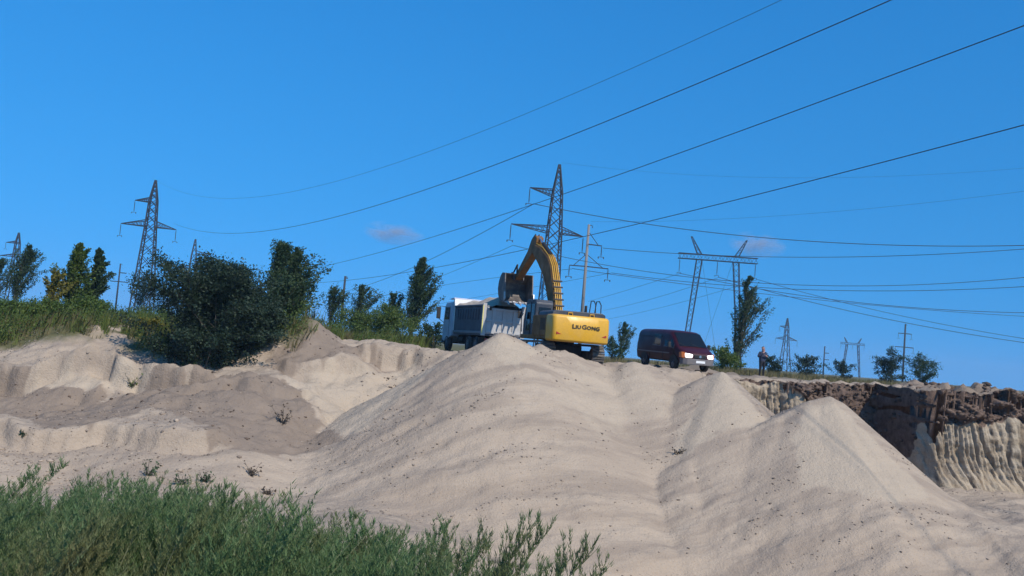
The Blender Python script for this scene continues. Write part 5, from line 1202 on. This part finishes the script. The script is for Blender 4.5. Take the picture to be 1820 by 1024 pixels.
# ---- the standing man
M['skin'] = paint('skin', (0.50, 0.27, 0.20), .55, 0, 0, scale=5)
M['jacket'] = paint('navy jacket', (0.022, 0.030, 0.062), .85, 0, .15, (.08, .08, .09), 6)
M['trousers'] = paint('black trousers', (0.010, 0.011, 0.016), .85, 0, .2, (.08, .07, .06), 6)
M['hair'] = paint('cropped grey hair', (0.16, 0.12, 0.10), .8, 0, 0)
def person(px, Y, label, face=R(200)):
    x = at(px, hy(px), Y)[0]; root = empty('person', (x, Y, tz(x, Y)), (0, 0, face)); tag(root, label, 'person')
    J = [((0, 0, .96), .165, -1), ((0, 0, 1.12), .17, 0), ((0, .01, 1.30), .19, 1), ((0, 0, 1.44), .13, 2), ((0, 0, 1.52), .062, 3), ((0, .02, 1.60), .078, 4), ((0, .03, 1.68), .098, 5), ((0, .015, 1.75), .06, 6)]
    for s in (-1, 1):
        b = len(J); J += [((s*.10, 0, .90), .115, 0), ((s*.115, .02, .50), .078, b), ((s*.125, -.02, .10), .052, b+1), ((s*.14, .06, .035), .042, b+2), ((s*.15, .16, .03), .035, b+3)]
    arms = {-1: [(-.20, 0, 1.42), (-.30, -.02, 1.15), (-.13, .24, 1.22), (-.02, .27, 1.27)], 1: [(.20, 0, 1.42), (.33, .0, 1.16), (.12, .20, 1.38), (.05, .20, 1.50)]}
    hands = {}
    for s in (-1, 1):
        b = len(J); a = arms[s]; J += [(a[0], .085, 2), (a[1], .062, b), (a[2], .046, b+1), (a[3], .04, b+2)]
        w = Vector(a[3]); d = (Vector(a[3])-Vector(a[2])).normalized(); sidev = Vector((0, 0, 1)).cross(d).normalized() if abs(d.z) < .9 else Vector((1, 0, 0))
        for k, (o, L) in enumerate(((-.030, .075), (-.010, .088), (.010, .084), (.029, .066))):
            q = w + d*.035 + sidev*o; c = len(J); J += [(tuple(q), .012, b+3), (tuple(q+d*L*.55+Vector((0, -.008, 0))), .0095, c), (tuple(q+d*L+Vector((0, -.03, 0))), .008, c+1)]
        q = w + sidev*-.035; c = len(J); J += [(tuple(q+d*.01), .012, b+3), (tuple(q+d*.045-sidev*.015), .009, c)]
    me = bpy.data.meshes.new('body'); me.from_pydata([j[0] for j in J], [(i, j[2]) for i, j in enumerate(J) if j[2] >= 0], [])
    tmp = bpy.data.objects.new('body', me); COL.objects.link(tmp)
    tmp.modifiers.new('skin', 'SKIN'); sub = tmp.modifiers.new('sub', 'SUBSURF'); sub.levels = 2; sub.render_levels = 2
    if not me.skin_vertices: me.attributes.new('skin', 'FLOAT', 'POINT')
    return root, tmp, J
def finish_person():
    root, tmp, J = person(1354, 53, 'man in navy jacket and dark trousers standing at the rim')
    me = tmp.data
    try:
        bm = bmesh.new(); bm.from_mesh(me); lay = bm.verts.layers.skin.verify(); bm.verts.ensure_lookup_table()
        for v, j in zip(bm.verts, J):
            r = j[1]; v[lay].radius = (r*1.25, r*.85) if j[0][2] > .85 and r > .11 else (r, r); v[lay].use_root = (j[2] == -1)
        bm.to_mesh(me); bm.free()
    except Exception as e: print('skin', e)
    bpy.context.view_layer.update(); dg = bpy.context.evaluated_depsgraph_get()
    m2 = bpy.data.meshes.new_from_object(tmp.evaluated_get(dg)); bpy.data.objects.remove(tmp)
    m2.materials.clear()
    for k in ('jacket', 'trousers', 'skin', 'rubber'): m2.materials.append(M[k])
    for p in m2.polygons:
        z, y, x = p.center.z, p.center.y, p.center.x; p.use_smooth = True
        hand = (y > .235 and 1.15 < z < 1.36 and abs(x) < .16) or (z > 1.41 and y > .145 and z < 1.60 and x > .0)
        p.material_index = 3 if z < .075 else (1 if z < .93 else (2 if z > 1.53 or hand else 0))
    link(bpy.data.objects.new('body', m2), root)
    # cropped hair cap, ears, nose, eyes, mouth
    bm = bmesh.new(); bmesh.ops.create_uvsphere(bm, u_segments=16, v_segments=10, radius=1)
    for v in bm.verts: v.co = Vector((v.co.x*.092, v.co.y*.108-.002, v.co.z*.10+1.70)); 
    bmesh.ops.delete(bm, geom=[v for v in bm.verts if v.co.z < 1.68+max(0, v.co.y)*1.05], context='VERTS')
    hm = bpy.data.meshes.new('hair'); bm.to_mesh(hm); bm.free(); hm.materials.append(M['hair']); link(bpy.data.objects.new('hair', hm), root)
    MB().hexa([(-.018, .105, 1.635), (.018, .105, 1.635), (.012, .15, 1.64), (-.012, .15, 1.64), (-.008, .10, 1.69), (.008, .10, 1.69), (.005, .118, 1.685), (-.005, .118, 1.685)]).build('nose', M['skin'], root, .006)
    for s in (-1, 1):
        MB().cyl((s*.036, .105, 1.685), (s*.036, .120, 1.685), .012, .010, 8).build('eye', M['trousers'], root)
        MB().cyl((s*.085, .01, 1.665), (s*.105, .0, 1.668), .032, .026, 8).build('ear', M['skin'], root)
    MB().box(-.025, .025, .105, .121, 1.604, 1.612).build('mouth', M['redlens'], root)
finish_person()

# ------------------------------------------------------------------ two wisps of cloud and the air
def cloud(px, py, Y, w, h, label, dens):
    bm = bmesh.new(); bmesh.ops.create_icosphere(bm, subdivisions=3, radius=1)
    me = bpy.data.meshes.new('cloud'); bm.to_mesh(me); bm.free()
    o = link(bpy.data.objects.new('cloud', me)); p = at(px, py, Y); o.location = p; k = Y/FPX; o.scale = (w*k/2, w*k/3, h*k/2); o.rotation_euler = (0, R(4), 0)
    m = bpy.data.materials.new('cloud vapour'); m.use_nodes = True; nt = m.node_tree; nt.nodes.clear()
    out = nt.nodes.new('ShaderNodeOutputMaterial'); v = nt.nodes.new('ShaderNodeVolumePrincipled'); nt.links.new(v.outputs[0], out.inputs['Volume'])
    tc = nt.nodes.new('ShaderNodeTexCoord'); ln = N(nt, 'ShaderNodeVectorMath', _operation='LENGTH'); nt.links.new(tc.outputs['Object'], ln.inputs[0])
    n = tnoise(nt, 1.7, 4, tc.outputs['Object'])
    fall = N_map(nt, ln.outputs['Value'], 1.0, 0.1); a = N(nt, 'ShaderNodeMath', _operation='MULTIPLY'); nt.links.new(fall, a.inputs[0]); nt.links.new(ramp(nt, n, [(.42, 0.0), (.72, 1.0)]), a.inputs[1])
    b = N(nt, 'ShaderNodeMath', _operation='MULTIPLY'); nt.links.new(a.outputs[0], b.inputs[0]); b.inputs[1].default_value = dens; nt.links.new(b.outputs[0], v.inputs['Density'])
    v.inputs['Color'].default_value = (.95, .9, .95, 1); v.inputs['Anisotropy'].default_value = .2; me.materials.append(m)
    tag(o, label, 'cloud', 'small clouds')
cloud(698, 415, 3000, 120, 44, 'small faint mauve cloud left of the tall pylon', .04)
cloud(1345, 436, 3000, 110, 50, 'small faint mauve cloud behind the portal tower', .04)
hb = MB().box(-1500, 1500, -30, 2400, -8, 60).build('haze', None); hb['kind'] = 'stuff'; tag(hb, 'thin blue summer haze in the air', 'haze')
m = bpy.data.materials.new('haze air'); m.use_nodes = True; m.node_tree.nodes.clear()
o_ = m.node_tree.nodes.new('ShaderNodeOutputMaterial'); v_ = m.node_tree.nodes.new('ShaderNodeVolumePrincipled'); m.node_tree.links.new(v_.outputs[0], o_.inputs['Volume'])
v_.inputs['Color'].default_value = (.50, .72, 1, 1); v_.inputs['Density'].default_value = .00028; v_.inputs['Anisotropy'].default_value = 0
hb.data.materials.append(m)
